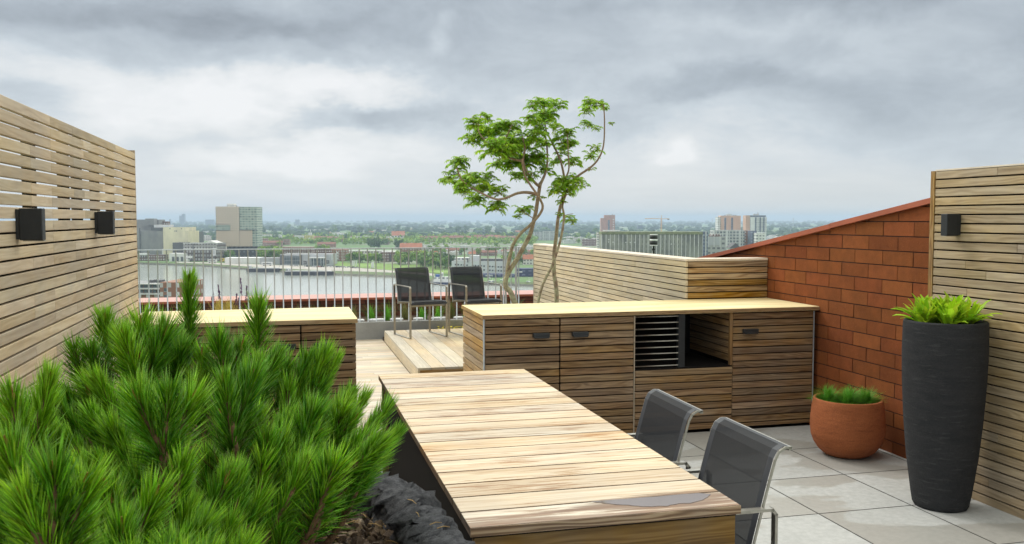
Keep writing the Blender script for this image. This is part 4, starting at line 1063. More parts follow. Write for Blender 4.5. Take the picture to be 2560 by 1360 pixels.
# --- left bank group
t = bld('warehouse', 'tall grey concrete warehouse at the water beside the left screen', 'warehouse', 300, 407, 1010, 577.5, 40, 'greywall')
part(t, 'wing', 300, 378, 549, 577.5, 'greywall', 22, 40); part(t, 'rooftop_block', 352, 374, 546.5, 562, 'greywall', 12, 21); part(t, 'roof_edge', 376, 420, 569, 576, 'darkgrey', 1, 30); part(t, 'rooftop_block', 377, 392, 554, 569, 'brickA', 32, 39); part(t, 'roof_light', 380, 417, 562, 569, 'roofwhite', 5, 20)
part(t, 'annex', 408, 421, 622, 660, 'whitehall', -6, -.5); part(t, 'pipe', 348, 350, 570, 640, 'darkgrey', -1, 0); clean(t)
t = bld('warehouse', 'blank cream coloured warehouse with stepped gable', 'warehouse', 407, 462, 1000, 568, 35, 'cream', 'roofdark')
part(t, 'wing', 462.2, 469.5, 577.5, 640, 'cream', 0, 35)
for px in (423, 452): part(t, 'vent', px, px + 3, 571, 572.6, FW)
for px in (436, 440): part(t, 'window', px, px + 1.6, 576, 579, FW)
clean(t)
t = bld('warehouse', 'dark grey block peeking out behind the cream warehouse', 'warehouse', 466, 487.5, 1090, 580, 30, 'darkgrey', 'roofdark'); part(t, 'rooftop_block', 467, 474, 573, 580, 'darkgrey', 5, 14); clean(t)
t = bld('low_block', 'low dark grey block between cream warehouse and brick hall', 'building', 430, 458, 975, 606.5, 20, 'darkgrey', 'roofdark'); clean(t)
t = bld('brick_hall', 'dark brick hall with white bands and a small white gable', 'hall', 457, 541, 955, 608, 30, 'hall', 'roofdark')
for a in (607, 614, 621): part(t, 'white_band', 457, 541, a, a + 1.8, 'hallband', -.6, -.02)
k = 955 / FPX; b = MB(); pm = 499; z0, z1 = hz(pm, 607.5, 955), hz(pm, 601.5, 955); xa, xb = (509 - pm) * k, (541 - pm) * k
v = [(xa, -.9, z0), (xb, -.9, z0), ((xa + xb) / 2, -.9, z1), (xa, 20, z0), (xb, 20, z0), ((xa + xb) / 2, 20, z1)]
b.v = v; [b.face(q, None, 0, .5) for q in ([0, 1, 2], [3, 5, 4], [0, 2, 5, 3], [1, 4, 5, 2])]; b.build('gable', FAC['hallband'], t)
part(t, 'pilaster', 481, 483, 609, 655, 'darkgrey', -1.2, -.61); clean(t)
t = bld('low_shed', 'dark red low shed at the foot of the grey warehouse', 'shed', 335, 408, 965, 637, 12, 'brickA', 'roofdark'); part(t, 'awning', 346, 368, 633, 638, 'roofwhite', -3, 3); clean(t)
t = bld('low_shed', 'white low shed beside the brick hall on the quay', 'shed', 421, 463, 950, 633.5, 14, 'whitehall', 'roofwhite')
for i in range(3): part(t, 'door', 428 + i * 11, 434 + i * 11, 642, 653, 'darkgrey')
clean(t)
t = bld('storage_tank', 'white rounded loader standing on the quay by the brick hall', 'loader', 462, 468, 940, 648, 4, 'whitehall', 'roofwhite'); part(t, 'arm', 462, 477, 640, 645.5, 'roofwhite', 0, 3); clean(t)
p = gp(533, 925); t = thing('banner_sign', 'white banner sign on a pole in front of the brick hall', 'banner', (p.x, p.y, GZ), -PSI)
k = 925 / FPX; b = MB(); b.tube([(-3 * k, 0, 0), (-3 * k, 0, hz(530, 618, 925))], .35, 8); b.build('pole', FAC['darkgrey'], t)
b = MB(); b.box(-4 * k, 5 * k, -.5, -.36, hz(533, 639, 925), hz(533, 620, 925)); b.build('banner', FAC['roofwhite'], t)
b = MB(); b.box(-1.5 * k, 2.5 * k, -.56, -.505, hz(533, 636, 925), hz(533, 626, 925)); b.build('emblem', FAC['museum'], t)

# --- the beige tower
t = bld('apartment_tower', 'tall beige and green glass apartment tower across the river', 'tower', 540, 641, 1030, 517, 24, 'beige', 'roofgrey')
w0 = [o for o in t.children][0]; bpy.data.objects.remove(w0)
part(t, 'wall', 539.5, 598, 516.5, 616, 'beige', 0, 24); part(t, 'glass_wall', 598.2, 641.5, 517, 575, 'greenglass', .8, 24); part(t, 'lower_wall', 598.2, 630, 575.2, 616, 'beige2', 0, 24); part(t, 'plinth_wall', 539.5, 598, 577, 616, 'beige2', -.25, -.02)
part(t, 'corner_glazing', 630.2, 641.5, 575.2, 616, 'greenglass', .6, 23); part(t, 'loggia_band', 540.5, 575, 562, 575.5, 'greenglass', -.35, -.05)
for a in (561.5, 575.6): part(t, 'dark_ledge', 539, 576, a, a + .8, 'darkgrey', -.8, -.36)
part(t, 'dark_ledge', 598, 642, 574.2, 575.4, 'darkgrey', -.7, .79)
part(t, 'rooftop_block', 565, 581, 509, 516.5, 'whiteA', 5, 16); part(t, 'podium', 583, 640, 620, 648, 'blackbase', 2, 22); part(t, 'core', 560, 640, 616.2, 648, 'blackbase', 8, 20); part(t, 'antenna', 586, 587, 513, 516.5, 'darkgrey', 8, 9); clean(t)
# --- quay sheds and museum
t = bld('low_shed', 'long white shed with plain walls beside the tower foot', 'shed', 560, 646, 900, 644.5, 18, 'whitehall', 'roofwhite'); clean(t)
t = bld('low_shed', 'long light grey shed adjoining the glass fronted museum', 'shed', 647, 698, 885, 645, 18, 'greyhall', 'roofgrey'); clean(t)
t = bld('museum_building', 'grey flat roofed museum with glass front on the quay', 'museum', 698, 827, 872, 636, 30, 'museum', 'roofgrey')
part(t, 'glass_front', 710, 730, 640, 660, 'glass', -.4, -.02); part(t, 'glass_front', 731.5, 750, 640, 660, 'glass', -.4, -.02); part(t, 'dark_end', 698, 709, 637.5, 662, 'darkgrey', -.3, -.02); part(t, 'dark_strip', 750.5, 754, 637.5, 662, 'darkgrey', -.4, -.02)
part(t, 'entrance_canopy', 775, 812, 643, 645, 'roofwhite', -6, -.02); part(t, 'entrance_glass', 780, 810, 645.2, 666, 'glass', -4, -.02)
for px in (785, 795, 803, 809.5): part(t, 'column', px, px + .8, 645.2, 667, 'roofwhite', -5.2, -4.6)
for px in (760.5, 816.5):
    s = part(t, 'sign_panel', px, px + (10.5 if px < 800 else 18), 648, 667, 'museum', -7, -6.4)
    k = 872 / FPX; pm = t['px']; x0, z1 = (px + (.8 if px < 800 else .6) - pm) * k, hz(pm, 651.5 if px < 800 else 649.5, 872); S = 8.5 * k; b = MB()
    b.box(x0, x0 + S, -7.15, -7.02, z1 - .8, z1); b.box(x0 + S - .8, x0 + S, -7.15, -7.02, z1 - S, z1 - .8); b.box(x0, x0 + S - .8, -7.15, -7.02, z1 - S, z1 - S + .8)
    for q in (.35, 1.05, 1.75): b.box(x0 + q, x0 + q + .4, -7.12, -7.02, z1 - S * .72, z1 - S * .3)
    b.build('sign_mark', FAC['roofdark'], s)
clean(t)
# --- brick blocks behind the park
for lab, a in {'dark brick flats behind the museum roof': (699, 778, 1010, 618, 14, 'brickA', 'roofbrown'), 'brick flats with white balconies right of the museum': (826, 866, 960, 624, 14, 'brickB', 'roofbrown'), 'brown brick flats with dark stairwell behind the park trees': (950, 992, 945, 630, 14, 'brickA', 'roofwhite'),
               'long pale row of flats behind the park trees': (866, 992, 1000, 626, 12, 'whiteB', 'roofwhite'), 'brown flats with white window bands behind the museum': (778, 826, 1040, 622, 12, 'brickA', 'roofgrey')}.items():
    t = bld('apartment_block', lab, 'flats', *a)
    if 'stairwell' in lab: part(t, 'stairwell', 973, 977, 636, 655, 'roofdark')
    if 'balconies' in lab:
        for i in range(3): part(t, 'balcony', 840, 845, 630 + i * 7, 634 + i * 7, 'roofwhite', -1.2, -.02)
    clean(t)
t = bld('apartment_block', 'yellow flats with dark staircase tower in the trees', 'flats', 759, 781, 1660, 588, 14, 'yellow', 'roofwhite'); part(t, 'rooftop_block', 769, 777, 581, 588, 'whiteA', 2, 8); part(t, 'antenna', 774, 775, 574, 581, 'roofwhite', 4, 5)
for i in range(3): part(t, 'balcony', 771, 776, 594 + i * 5.5, 597 + i * 5.5, 'roofwhite', -1.2, -.02)
clean(t)
for lab, a in {'white flats left of the yellow flats': (735, 758, 1680, 588.5, 14, 'whiteA', 'roofwhite'), 'white block with red roofed lower house before it': (653, 675, 1760, 586, 14, 'whiteA', 'roofred'), 'small white block in trees right of the beige tower': (684, 701, 1800, 587, 12, 'whiteA', 'roofwhite'),
               'red brick row right beside the beige tower': (644, 668, 1560, 596, 12, 'brickB', 'roofbrown'), 'long orange brick row before the white blocks': (676, 722, 1540, 598, 10, 'brickB', 'roofbrown'),
               'grey slab flats behind the tree trunks': (1334, 1356, 1900, 580, 12, 'gridflat', 'roofgrey'), 'long grey slab flats behind the tree trunks': (1357, 1388, 1880, 578, 12, 'gridflat', 'roofgrey'), 'pale flats left of the ribbed concrete building': (1494, 1507, 1200, 580, 14, 'whiteB', 'roofgrey'),
               'brown low flats in trees left of the ribbed building': (1456, 1494, 1500, 597, 12, 'brickA', 'roofgrey')}.items():
    t = bld('apartment_block', lab, 'flats', *a); clean(t)
# --- pale office with rooftop structures, blue sheds, boats
t = bld('office_building', 'pale grey waterfront office with rows of dark windows behind the mesh chairs', 'office', 1128, 1270, 720, 653, 20, 'office', 'roofgrey', yaw=-.10)
for i in range(18):
    for r_ in range(2):
        px = 1136 + i * 7.2
        if (i in (5, 11)): continue
        part(t, 'window', px, px + 4.2, 660 + i * .35 + r_ * 9.5, 663.4 + i * .35 + r_ * 9.5, FW, -.15, .1)
part(t, 'roof_storey', 1133, 1168, 645, 653, 'whiteA', 4, 14); part(t, 'roof_hall', 1173, 1196, 640, 653, 'office', 5, 15); part(t, 'roof_plant', 1200, 1255, 648, 653, 'darkgrey', 4, 14); part(t, 'stair', 1168, 1170, 646, 656, 'roofdark', -1, 0); part(t, 'base_storey', 1128, 1270, 683, 705, 'blue', -.4, -.02); clean(t)
t = bld('blue_shed', 'dark blue waterfront shed right of the pale office', 'shed', 1289, 1345, 700, 672, 14, 'blue', 'blue', yaw=-.05)
b = part(t, 'name_board', 1294, 1306, 678, 681.5, 'roofwhite'); clean(t)
t = bld('blue_shed', 'dark blue shed with small white lettering below the pale office', 'shed', 1195, 1288, 690, 686, 10, 'blue', 'blue')
for i in range(7): part(t, 'letter', 1214 + i * 2.6, 1215.9 + i * 2.6, 687.5, 690.5, 'roofwhite')
clean(t)
def ship(name, label, cat, px0, px1, pyw, build, group=None):
    pm = (px0 + px1) / 2; D = D_of(pyw, WZ); p = gp(pm, D); t = thing(name, label, cat, (p.x, p.y, WZ), -PSI, group); build(t, (px1 - px0) / FPX * D, D / FPX); return t
BARGE = plain('black_barge_hull', (.035, .035, .045), .5, scale=.2, var=.3); DECKW = plain('pale_hatch_cover', (.55, .55, .55), .6, scale=.15)
def hullpts(L, B, bow=.1, dirn=1):
    P = [(-L / 2, -B / 2), (L / 2 - L * bow, -B / 2), (L / 2 - L * bow * .3, -B * .3), (L / 2, 0), (L / 2 - L * bow * .3, B * .3), (L / 2 - L * bow, B / 2), (-L / 2, B / 2), (-L / 2 - L * .02, 0)]
    return P if dirn > 0 else [(-x, -y) for x, y in P]
def barge(t, L, k):
    b = MB(); b.prism(hullpts(L, 7.5, .06), -.6, 3.1); b.build('hull', BARGE, t)
    b = MB(); b.box(-L * .36, L * .42, -2.6, 2.6, 3.12, 3.9); b.build('hatch_cover', DECKW, t)
    b = MB(); b.box(-L * .48, -L * .40, -2.2, 2.2, 3.12, 6.0, 'wall', 0, top=1); b.build('wheelhouse', [FAC['whiteA'], FAC['roofwhite']], t)
    b = MB(); b.tube([(L * .44, 0, 3.1), (L * .44, 0, 7)], .12, 6); b.build('mast', DECKW, t)
ship('barge', 'black cargo barge moored by the grey shed, shorter of two', 'barge', 617, 702, 680, barge); ship('barge', 'long black cargo barge moored in front of the museum', 'barge', 712, 836, 688, barge)
WH = plain('white_ship_paint', (.72, .72, .72), .4, scale=.3); NV = plain('navy_hull', (.03, .04, .11), .4, scale=.3)
def cruiser(t, L, k):
    b = MB(); b.prism(hullpts(L, 5.4, .16), -.5, 1.5); b.build('hull', NV, t)
    b = MB(); b.prism(hullpts(L * .97, 5.0, .16), 1.52, 3.1); b.build('upper_hull', WH, t)
    b = MB(); b.box(-L * .44, L * .3, -2, 2, 3.12, 5.4, 'wall', 0, top=1); b.build('cabin', [FAC['whiteA'], FAC['roofwhite']], t)
    b = MB(); b.box(-L * .38, -L * .18, -1.8, 1.8, 5.42, 7.2); b.build('canopy', plain('blue_canvas', (.05, .10, .33), .7), t)
    b = MB(); b.box(-L * .14, -L * .02, -1.4, 1.4, 5.42, 8.6, 'wall'); b.build('wheelhouse', FAC['whiteA'], t)
    b = MB(); b.tube([(0, 0, 5.4), (0, 0, 11)], .1, 6); b.build('mast', WH, t)
ship('river_ship', 'white passenger boat with navy hull and blue canvas between the mesh chairs', 'boat', 1082, 1134, 710.5, cruiser)
def launch(t, L, k):
    b = MB(); b.prism(hullpts(L, 3, .25), -.3, 1.3); b.build('hull', NV, t)
    b = MB(); b.box(-L * .3, L * .15, -1.1, 1.1, 1.32, 3.2, 'wall'); b.build('cabin', FAC['whiteA'], t)
    b = MB(); b.tube([(0, 0, 3.2), (0, 0, 6)], .08, 6); b.build('mast', WH, t)
ship('motor_boat', 'small white cabin boat moored below the blue shed', 'boat', 1215, 1232, 705, launch); ship('motor_boat', 'low white motor boat in front of the blue shed, nearest the quay edge', 'boat', 1214, 1247, 712.5, launch); ship('motor_boat', 'blue tug boat by the tree stems below the pale office', 'boat', 1246, 1266, 710, launch); ship('motor_boat', 'small navy boat visible beside the slatted wall edge', 'boat', 1311, 1334, 714, launch)
# --- right hand buildings
t = bld('concrete_building', 'huge ribbed grey concrete building with mossy roof edge', 'building', 1505, 1757, 750, 586, 22, 'ribbed', 'roofgrey')
part(t, 'roof_edge', 1504, 1757, 579.5, 586.2, 'green', -.7, 22.5)
for i in range(25):
    px = 1505 + i * (252 / 24); part(t, 'rib', px - .55, px + .75, 586.4, 700, 'hallband' if i % 1 == 0 else 'greywall', -.9, -.02)
part(t, 'dark_ledge', 1505, 1757, 586.4, 587.4, 'darkgrey', -.4, -.02)
for a, c in ((1521, 599), (1521, 605), (1532, 605.4), (1564, 606), (1575, 606), (1586, 606), (1678, 610)): part(t, 'white_blind', a, a + 2.6, c - 1.2, c + 1.2, 'roofwhite', -.12, -.02)
part(t, 'roof_strip', 1511, 1552, 575.6, 577.8, 'roofwhite', 4, 12); part(t, 'stair_tower', 1757.3, 1769.5, 578.6, 700, 'bluecol', -1.5, 12); part(t, 'tower_edge', 1763, 1765, 578.4, 700, 'hallband', -1.9, -1.52); clean(t)
t = bld('office_building', 'pale grey office block with white fins right of the ribbed building', 'office', 1770, 1816, 800, 591.5, 20, 'greyoffice', 'roofdark')
for px in (1770, 1785, 1800, 1815): part(t, 'fin', px, px + 1.2, 591, 618, 'roofwhite', -.9, -.02)
part(t, 'grey_panel', 1771.3, 1784.8, 592, 613, 'museum', -.3, -.02); part(t, 'grey_panel', 1786.3, 1799.8, 592, 613, 'museum', -.3, -.02); part(t, 'rooftop_block', 1782, 1806, 586, 591.4, 'brickA', 5, 15); clean(t)
for nm, lab, a in (('apartment_block', 'pale grid fronted flats below the pink tower', (1784, 1862, 900, 575.5, 16, 'gridflat', 'roofgrey')), ('apartment_block', 'brown flats between grid fronted flats and white tower', (1863, 1879, 910, 576.5, 14, 'brickB', 'roofgrey')),
                   ('apartment_block', 'slim dark blue block at the foot of the white tower', (1879, 1892, 890, 577, 14, 'bluecol', 'roofgrey')), ('apartment_block', 'white block with small square windows under the white tower', (1892, 1915, 880, 582.5, 14, 'whiteA', 'roofwhite'))):
    t = bld(nm, lab, 'flats', *a); clean(t)
p = gp(1839, 840); t = thing('gabled_house', 'dark gabled roof house beside the pale office block', 'house', (p.x, p.y, GZ), -PSI); k = 840 / FPX; w = 15 * k; z0, z1 = hz(1839, 620, 840), hz(1839, 607.5, 840)
b = MB(); b.box(-w * .8, w * .8, 0, 14, 0, z0, 'wall'); b.build('wall', FAC['whiteA'], t)
b = MB(); b.v = [(-w, -1, z0), (w, -1, z0), (0, -1, z1), (-w, 15, z0), (w, 15, z0), (0, 15, z1)]; [b.face(q, None, 0, .5) for q in ([0, 1, 2], [3, 5, 4], [0, 2, 5, 3], [1, 4, 5, 2], [0, 3, 4, 1])]; b.build('roof', FAC['roofdark'], t)
t = bld('apartment_tower', 'salmon red apartment tower at the horizon left of the crane', 'tower', 1503, 1537.5, 2300, 545, 25, 'orangetower', 'roofbrown'); part(t, 'upper_wall', 1512, 1537.5, 537.5, 545, 'orangetower', 0, 25); part(t, 'window_strip', 1520, 1524.5, 550, 580, 'bluecol', -.6, -.02)
for i in range(5): part(t, 'balcony', 1532, 1535, 548 + i * 6, 550 + i * 6, 'roofwhite', -1.5, -.02)
part(t, 'antenna', 1532, 1533, 534.5, 537.4, 'darkgrey', 8, 10); clean(t)
t = bld('apartment_tower', 'pink brown twin tower with two dark window strips', 'tower', 1803, 1852, 1500, 539, 22, 'pinktower', 'roofgrey'); part(t, 'white_end', 1796, 1802.8, 542, 582, 'whiteA', 3, 22)
for px in (1811, 1828): part(t, 'window_strip', px, px + 4.5, 544, 575, 'bluecol', -.4, -.02)
part(t, 'rooftop_block', 1820, 1831, 535, 539, 'whiteA', 6, 14); part(t, 'antenna', 1825, 1825.8, 532, 535, 'darkgrey', 9, 10)
for px in (1814, 1835, 1841): part(t, 'chimney', px, px + 1.5, 537, 539, 'darkgrey', 6, 9)
clean(t)
t = bld('apartment_tower', 'white twin tower with columns of balconies', 'tower', 1876, 1917, 1450, 542.5, 20, 'whitebalc', 'roofgrey'); part(t, 'pink_end', 1865.5, 1875.8, 538.5, 580, 'pinktower', 2, 20); part(t, 'dark_top', 1876, 1915, 538.3, 542.4, 'bluecol', 1, 19); part(t, 'blank_wall', 1877, 1887, 543, 578, 'roofwhite', -.4, -.02)
for px in (1887.5, 1899, 1908): part(t, 'shaded_recess', px, px + 3, 543, 580, 'bluecol', -.35, -.02)
for i in range(11):
    for px in (1891.5, 1902.5, 1912): part(t, 'balcony', px, px + 4.5, 545 + i * 3.1, 546.3 + i * 3.1, 'roofwhite', -2, -.02)
part(t, 'rooftop_block', 1888, 1899, 534.5, 538.2, 'whiteA', 5, 13); part(t, 'antenna', 1897.6, 1898.5, 531, 534.4, 'darkgrey', 8, 9); clean(t)
# crane
CY = plain('crane_paint', (.75, .42, .16), .6)
p = gp(1653.5, 2250); t = thing('tower_crane', 'orange tower crane standing on the horizon', 'crane', (p.x, p.y, GZ), -PSI); k = 2250 / FPX
zj, zt = hz(1653, 547.6, 2250), hz(1653, 538.5, 2250)
b = MB()
for x in (-1.1, 1.1):
    b.bar((x, -1, 0), (x, -1, zj + 1), .8, .8, (0, 1, 0)); b.bar((x, 1, 0), (x, 1, zj + 1), .8, .8, (0, 1, 0))
for i in range(14): z = zj * i / 14; b.bar((-1.1, -1, z), (1.1, -1, z + zj / 14), .3, .3, (0, 1, 0)); b.bar((1.1, 1, z), (-1.1, 1, z + zj / 14), .3, .3, (0, 1, 0))
b.build('mast', CY, t)
b = MB(); b.bar((0, 0, zj), (0, 0, zt), 1.3, 1.3, (0, 1, 0)); b.build('tower_head', CY, t)
b = MB(); b.bar((0, 0, zj + .7), (-41 * k, 0, zj + .7), .9, .9); b.bar((0, 0, zj + 2.4), (-41 * k, 0, zj + 1.4), .6, .6)
for i in range(20): b.bar((-41 * k * i / 20, 0, zj + .7), (-41 * k * (i + .5) / 20, 0, zj + 1.8), .22, .22)
b.build('jib', CY, t)
b = MB(); b.bar((0, 0, zj + .7), (20 * k, 0, zj + .7), 1.2, 1.2); b.build('counter_jib', CY, t)
b = MB(); b.box(15 * k, 20 * k, -1, 1, zj - 2.2, zj + .2); b.build('counterweight', FAC['darkgrey'], t)
b = MB(); b.bar((0, 0, zt), (-30 * k, 0, zj + 1.6), .2, .2); b.bar((0, 0, zt), (18 * k, 0, zj + 1), .2, .2); b.build('stay_cable', CY, t)
for px, pt, D in ((1781, 545.5, 5200), (1983, 544.5, 5000)):
    p = gp(px, D); t = thing('power_pylon', 'grey lattice pylon on the horizon ' + ('left of the pink tower' if px < 1900 else 'right of the white tower'), 'pylon', (p.x, p.y, GZ), -PSI); H_ = hz(px, pt, D); b = MB()
    for s in (-1, 1): b.bar((s * 4, 0, 0), (s * 1, 0, H_), .9, .9, (0, 1, 0))
    for i in range(8): z = H_ * i / 8; x = 4 - 3 * i / 8; b.bar((-x, 0, z), (x, 0, z + H_ / 8), .6, .6, (0, 1, 0))
    b.build('lattice', FAC['museum'], t)
    for f in (.72, .86): b = MB(); b.bar((-8, 0, H_ * f), (8, 0, H_ * f), .9, .9); b.build('cross_arm', FAC['museum'], t)
# skyline
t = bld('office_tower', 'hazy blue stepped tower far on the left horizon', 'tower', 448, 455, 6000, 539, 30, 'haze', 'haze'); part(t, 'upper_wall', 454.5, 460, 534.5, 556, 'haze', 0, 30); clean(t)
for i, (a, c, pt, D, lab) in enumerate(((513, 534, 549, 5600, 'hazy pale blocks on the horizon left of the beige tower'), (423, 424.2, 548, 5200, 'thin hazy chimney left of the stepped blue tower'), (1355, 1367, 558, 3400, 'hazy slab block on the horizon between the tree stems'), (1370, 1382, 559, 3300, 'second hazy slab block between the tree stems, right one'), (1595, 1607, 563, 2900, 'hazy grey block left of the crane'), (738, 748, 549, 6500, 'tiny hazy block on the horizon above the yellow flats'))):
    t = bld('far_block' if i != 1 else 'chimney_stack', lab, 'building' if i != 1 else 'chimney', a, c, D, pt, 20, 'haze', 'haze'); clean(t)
# flats down on the near bank
t = bld('apartment_block', 'brown flats with pale balcony bands just below the railing at left', 'flats', 300, 401, 300, 709, 14, 'brickB', 'roofgrey')
part(t, 'red_wing', 401.2, 470, 705, 790, 'brickB', -2, 14); 
for a in (708, 720, 733): part(t, 'pale_band', 300, 401, a, a + 2.6, 'hallband', -1.2, -.02)
for i in range(5):
    for r_ in (711.5, 724): part(t, 'window', 345 + i * 11, 354 + i * 11, r_, r_ + 8, 'glass', -.2, -.02)
for a in (412,): 
    for r_ in (719, 736): part(t, 'window', a, a + 8, r_, r_ + 9, 'glass', -2.2, -2.02)
part(t, 'roof_plant', 357, 366, 702.5, 709, 'darkgrey', 4, 8); part(t, 'roof_plant', 374, 386, 702.5, 709, 'darkgrey', 4, 8); clean(t)

# --- small houses, copies of a few kinds
def house_mesh(w, d, h, rh, wall, roof, flat=False):
    b = MB(); b.box(-w / 2, w / 2, 0, d, 0, h, 'wall', 0, top=1)
    if not flat:
        e = .5; b0 = len(b.v); b.v += [(-w / 2 - e, -e, h), (w / 2 + e, -e, h), (w / 2 + e, d + e, h), (-w / 2 - e, d + e, h), (-w / 2 - e, d / 2, h + rh), (w / 2 + e, d / 2, h + rh)]
        for q in ([0, 1, 5, 4], [2, 3, 4, 5], [0, 4, 3], [1, 2, 5]): b.face([b0 + i for i in q], None, 1, .5)
        b.box(-w * .3, -w * .22, d / 2 - .5, d / 2 + .5, h + rh * .7, h + rh + 1.2, 'wall', 0)
    else: b.box(-w * .15, w * .12, d * .3, d * .7, h + .01, h + 1.8, 'wall', 0, top=1)
    o = b.build('house', [FAC[wall], FAC[roof]]); return o
KH = {'red': ('small house with an orange tiled roof among trees across the river', 'orange roofed houses across the river', [house_mesh(22, 10, 6, 5, 'brickB', 'roofred'), house_mesh(14, 9, 6, 5, 'whiteB', 'roofred')]),
      'brown': ('row of brick houses with a brown roof across the river', 'brown roofed houses across the river', [house_mesh(30, 10, 7, 4, 'brickA', 'roofbrown'), house_mesh(40, 10, 8, 4, 'brickB', 'roofbrown')]),
      'white': ('flat roofed white housing block among trees across the river', 'flat roofed white blocks across the river', [house_mesh(42, 11, 9, 0, 'whiteB', 'roofwhite', True), house_mesh(26, 11, 9, 0, 'whiteA', 'roofwhite', True)])}
used = set()
def put_house(kind, px, py, s=1, yaw=0, label=None):
    lab, grp, L = KH[kind]; src = random.choice(L); D = D_of(py); p = gp(px, D)
    o = src if src.name not in used else src.copy(); used.add(src.name)
    if o is not src: COL.objects.link(o)
    o.location = (p.x, p.y, GZ); o.rotation_euler = (0, 0, -PSI + yaw); o.scale = (s, s, s); tag(o, label or lab, 'house', None if label else grp)
put_house('red', 1026, 634.5, 1.25, 0, 'large house with bright orange roof above the left mesh chair'); put_house('red', 1326, 662, .9, .2, 'orange roofed house at the left edge of the slatted wall'); put_house('red', 995, 602, 1.8, .1, 'big red roofed hall among far trees above the left mesh chair')
for kind, n, x0, x1, y0, y1 in (('red', 12, 1060, 1265, 599, 604), ('brown', 8, 1060, 1333, 600, 606), ('white', 14, 800, 1010, 588, 606), ('white', 16, 1000, 1333, 621, 630), ('brown', 5, 1085, 1333, 632, 640), ('white', 10, 1085, 1333, 632, 642), ('red', 4, 1085, 1300, 638, 646), ('white', 10, 480, 538, 585, 602), ('red', 6, 642, 760, 598, 606), ('brown', 9, 660, 1000, 600, 622), ('white', 10, 1920, 1975, 588, 604), ('white', 8, 1400, 1500, 600, 610), ('red', 3, 770, 1000, 583, 592), ('white', 12, 640, 1330, 574, 584), ('red', 3, 1000, 1330, 577, 586)):
    for i in range(n): put_house(kind, U(x0, x1), U(y0, y1), U(.45, .62) if y0 > 615 else U(.7, 1.05), U(-.25, .25))
for o in list(bpy.data.objects):
    if o.name.startswith('house') and 'category' not in o: bpy.data.objects.remove(o)

# --- cars, bus, lorry on the quay
def car_mesh(col, n):
    b = MB(); b.box(-2.1, 2.1, -.85, .85, .35, .85); o = len(b.v)
    b.v += [(-1.6, -.8, .85), (1.2, -.8, .85), (1.2, .8, .85), (-1.6, .8, .85), (-1.2, -.65, 1.45), (.6, -.65, 1.45), (.6, .65, 1.45), (-1.2, .65, 1.45)]
    for q in ([0, 1, 5, 4], [1, 2, 6, 5], [2, 3, 7, 6], [3, 0, 4, 7]): b.face([o + i for i in q], None, 1, .5)
    b.face([o + 4, o + 5, o + 6, o + 7], None, 0, .5)
    for x in (-1.3, 1.3):
        for y in (-.88, .7): b.tube([(x, y, .34), (x, y + .18, .34)], .33, 8, 2)
    return b.build('parked_car', [plain(n, col, .3), FW, FAC['roofdark']])
cars = [(car_mesh(c, n), n.split('_')[0]) for n, c in (('white_car_paint', (.7, .7, .7)), ('black_car_paint', (.03, .03, .035)), ('red_car_paint', (.5, .05, .03)), ('silver_car_paint', (.38, .39, .4)))]
cu = set()
for i, (px, py) in enumerate(((765, 666.5), (771, 667), (783, 667.5), (789, 667.8), (797, 668), (806, 668), (822, 667), (830, 667.5), (838, 668), (845, 668.5), (852, 668.6), (861, 669), (872, 669.5), (884, 670), (893, 670.4), (741, 665.8), (730, 665.5), (1190, 694), (1200, 695))):
    src, nm = cars[2 if i == 4 else (0, 1, 3, 0)[i % 4]]; o = src if src.name not in cu else src.copy(); cu.add(src.name)
    if o is not src: COL.objects.link(o)
    p = at(px, py, z=GZ + .2); o.location = p; o.rotation_euler = (0, 0, -PSI + U(-.4, .4)); tag(o, nm + ' parked car on the quay in front of the museum' if i < 17 else nm + ' parked car on the quay below the pale office', 'car', 'cars parked along the quay')
def box_vehicle(name, label, cat, px, py, L, H_, col):
    p = at(px, py, z=GZ + .2); t = thing(name, label, cat, p, -PSI); b = MB(); b.box(-L / 2, L / 2, -1.2, 1.2, .8, H_); b.build('body', plain(name + '_paint', col, .5), t, .15)
    b = MB(); b.box(-L / 2 + 1, L / 2 - 1, -1.24, -1.205, H_ * .55, H_ * .8); b.build('window_band', FW, t)
    for x in (-L * .32, L * .3):
        for y in (-1.2, 1.0): b = MB(); b.tube([(x, y, .5), (x, y + .2, .5)], .5, 10); b.build('wheel', FAC['roofdark'], t)
box_vehicle('parked_coach', 'white coach parked in front of the grey shed', 'coach', 668, 664.2, 10, 3.4, (.7, .7, .7)); box_vehicle('lorry_trailer', 'white trailer parked on the quay before the brick hall', 'trailer', 531, 657.5, 9, 3.4, (.66, .66, .62)); box_vehicle('lorry_trailer', 'yellow lorry beside the long white shed', 'lorry', 556, 655.5, 4, 4, (.6, .42, .05))
for i, px in enumerate((880, 884, 889.5)):
    p = at(px, 667, z=GZ + .3); t = thing('white_flag', 'tall white flag standing in the park', 'flag', p, -PSI, 'white flags in the park'); b = MB(); b.tube([(0, 0, 0), (0, 0, 6)], .08, 6); b.build('pole', FAC['roofwhite'], t)
    b = MB(); b.box(.1, 1.2, -.05, .05, 1, 5.9); b.build('flag_cloth', FAC['roofwhite'], t)
p = at(932, 670, z=GZ + .3); b = MB(); b.v = [(-1.6, -.6, 0), (1.4, -.6, 0), (.9, -.4, 6), (-1.2, -.4, 5.2), (-1.6, .6, 0), (1.4, .6, 0), (.9, .4, 6), (-1.2, .4, 5.2)]
for q in ([0, 1, 2, 3], [5, 4, 7, 6], [1, 5, 6, 2], [4, 0, 3, 7], [3, 2, 6, 7]): b.face(q, None, 0, .5)
o = b.build('park_sculpture', FAC['roofwhite']); o.location = p; o.rotation_euler = (0, 0, -PSI); tag(o, 'white upright sculpture standing on the park lawn', 'sculpture')

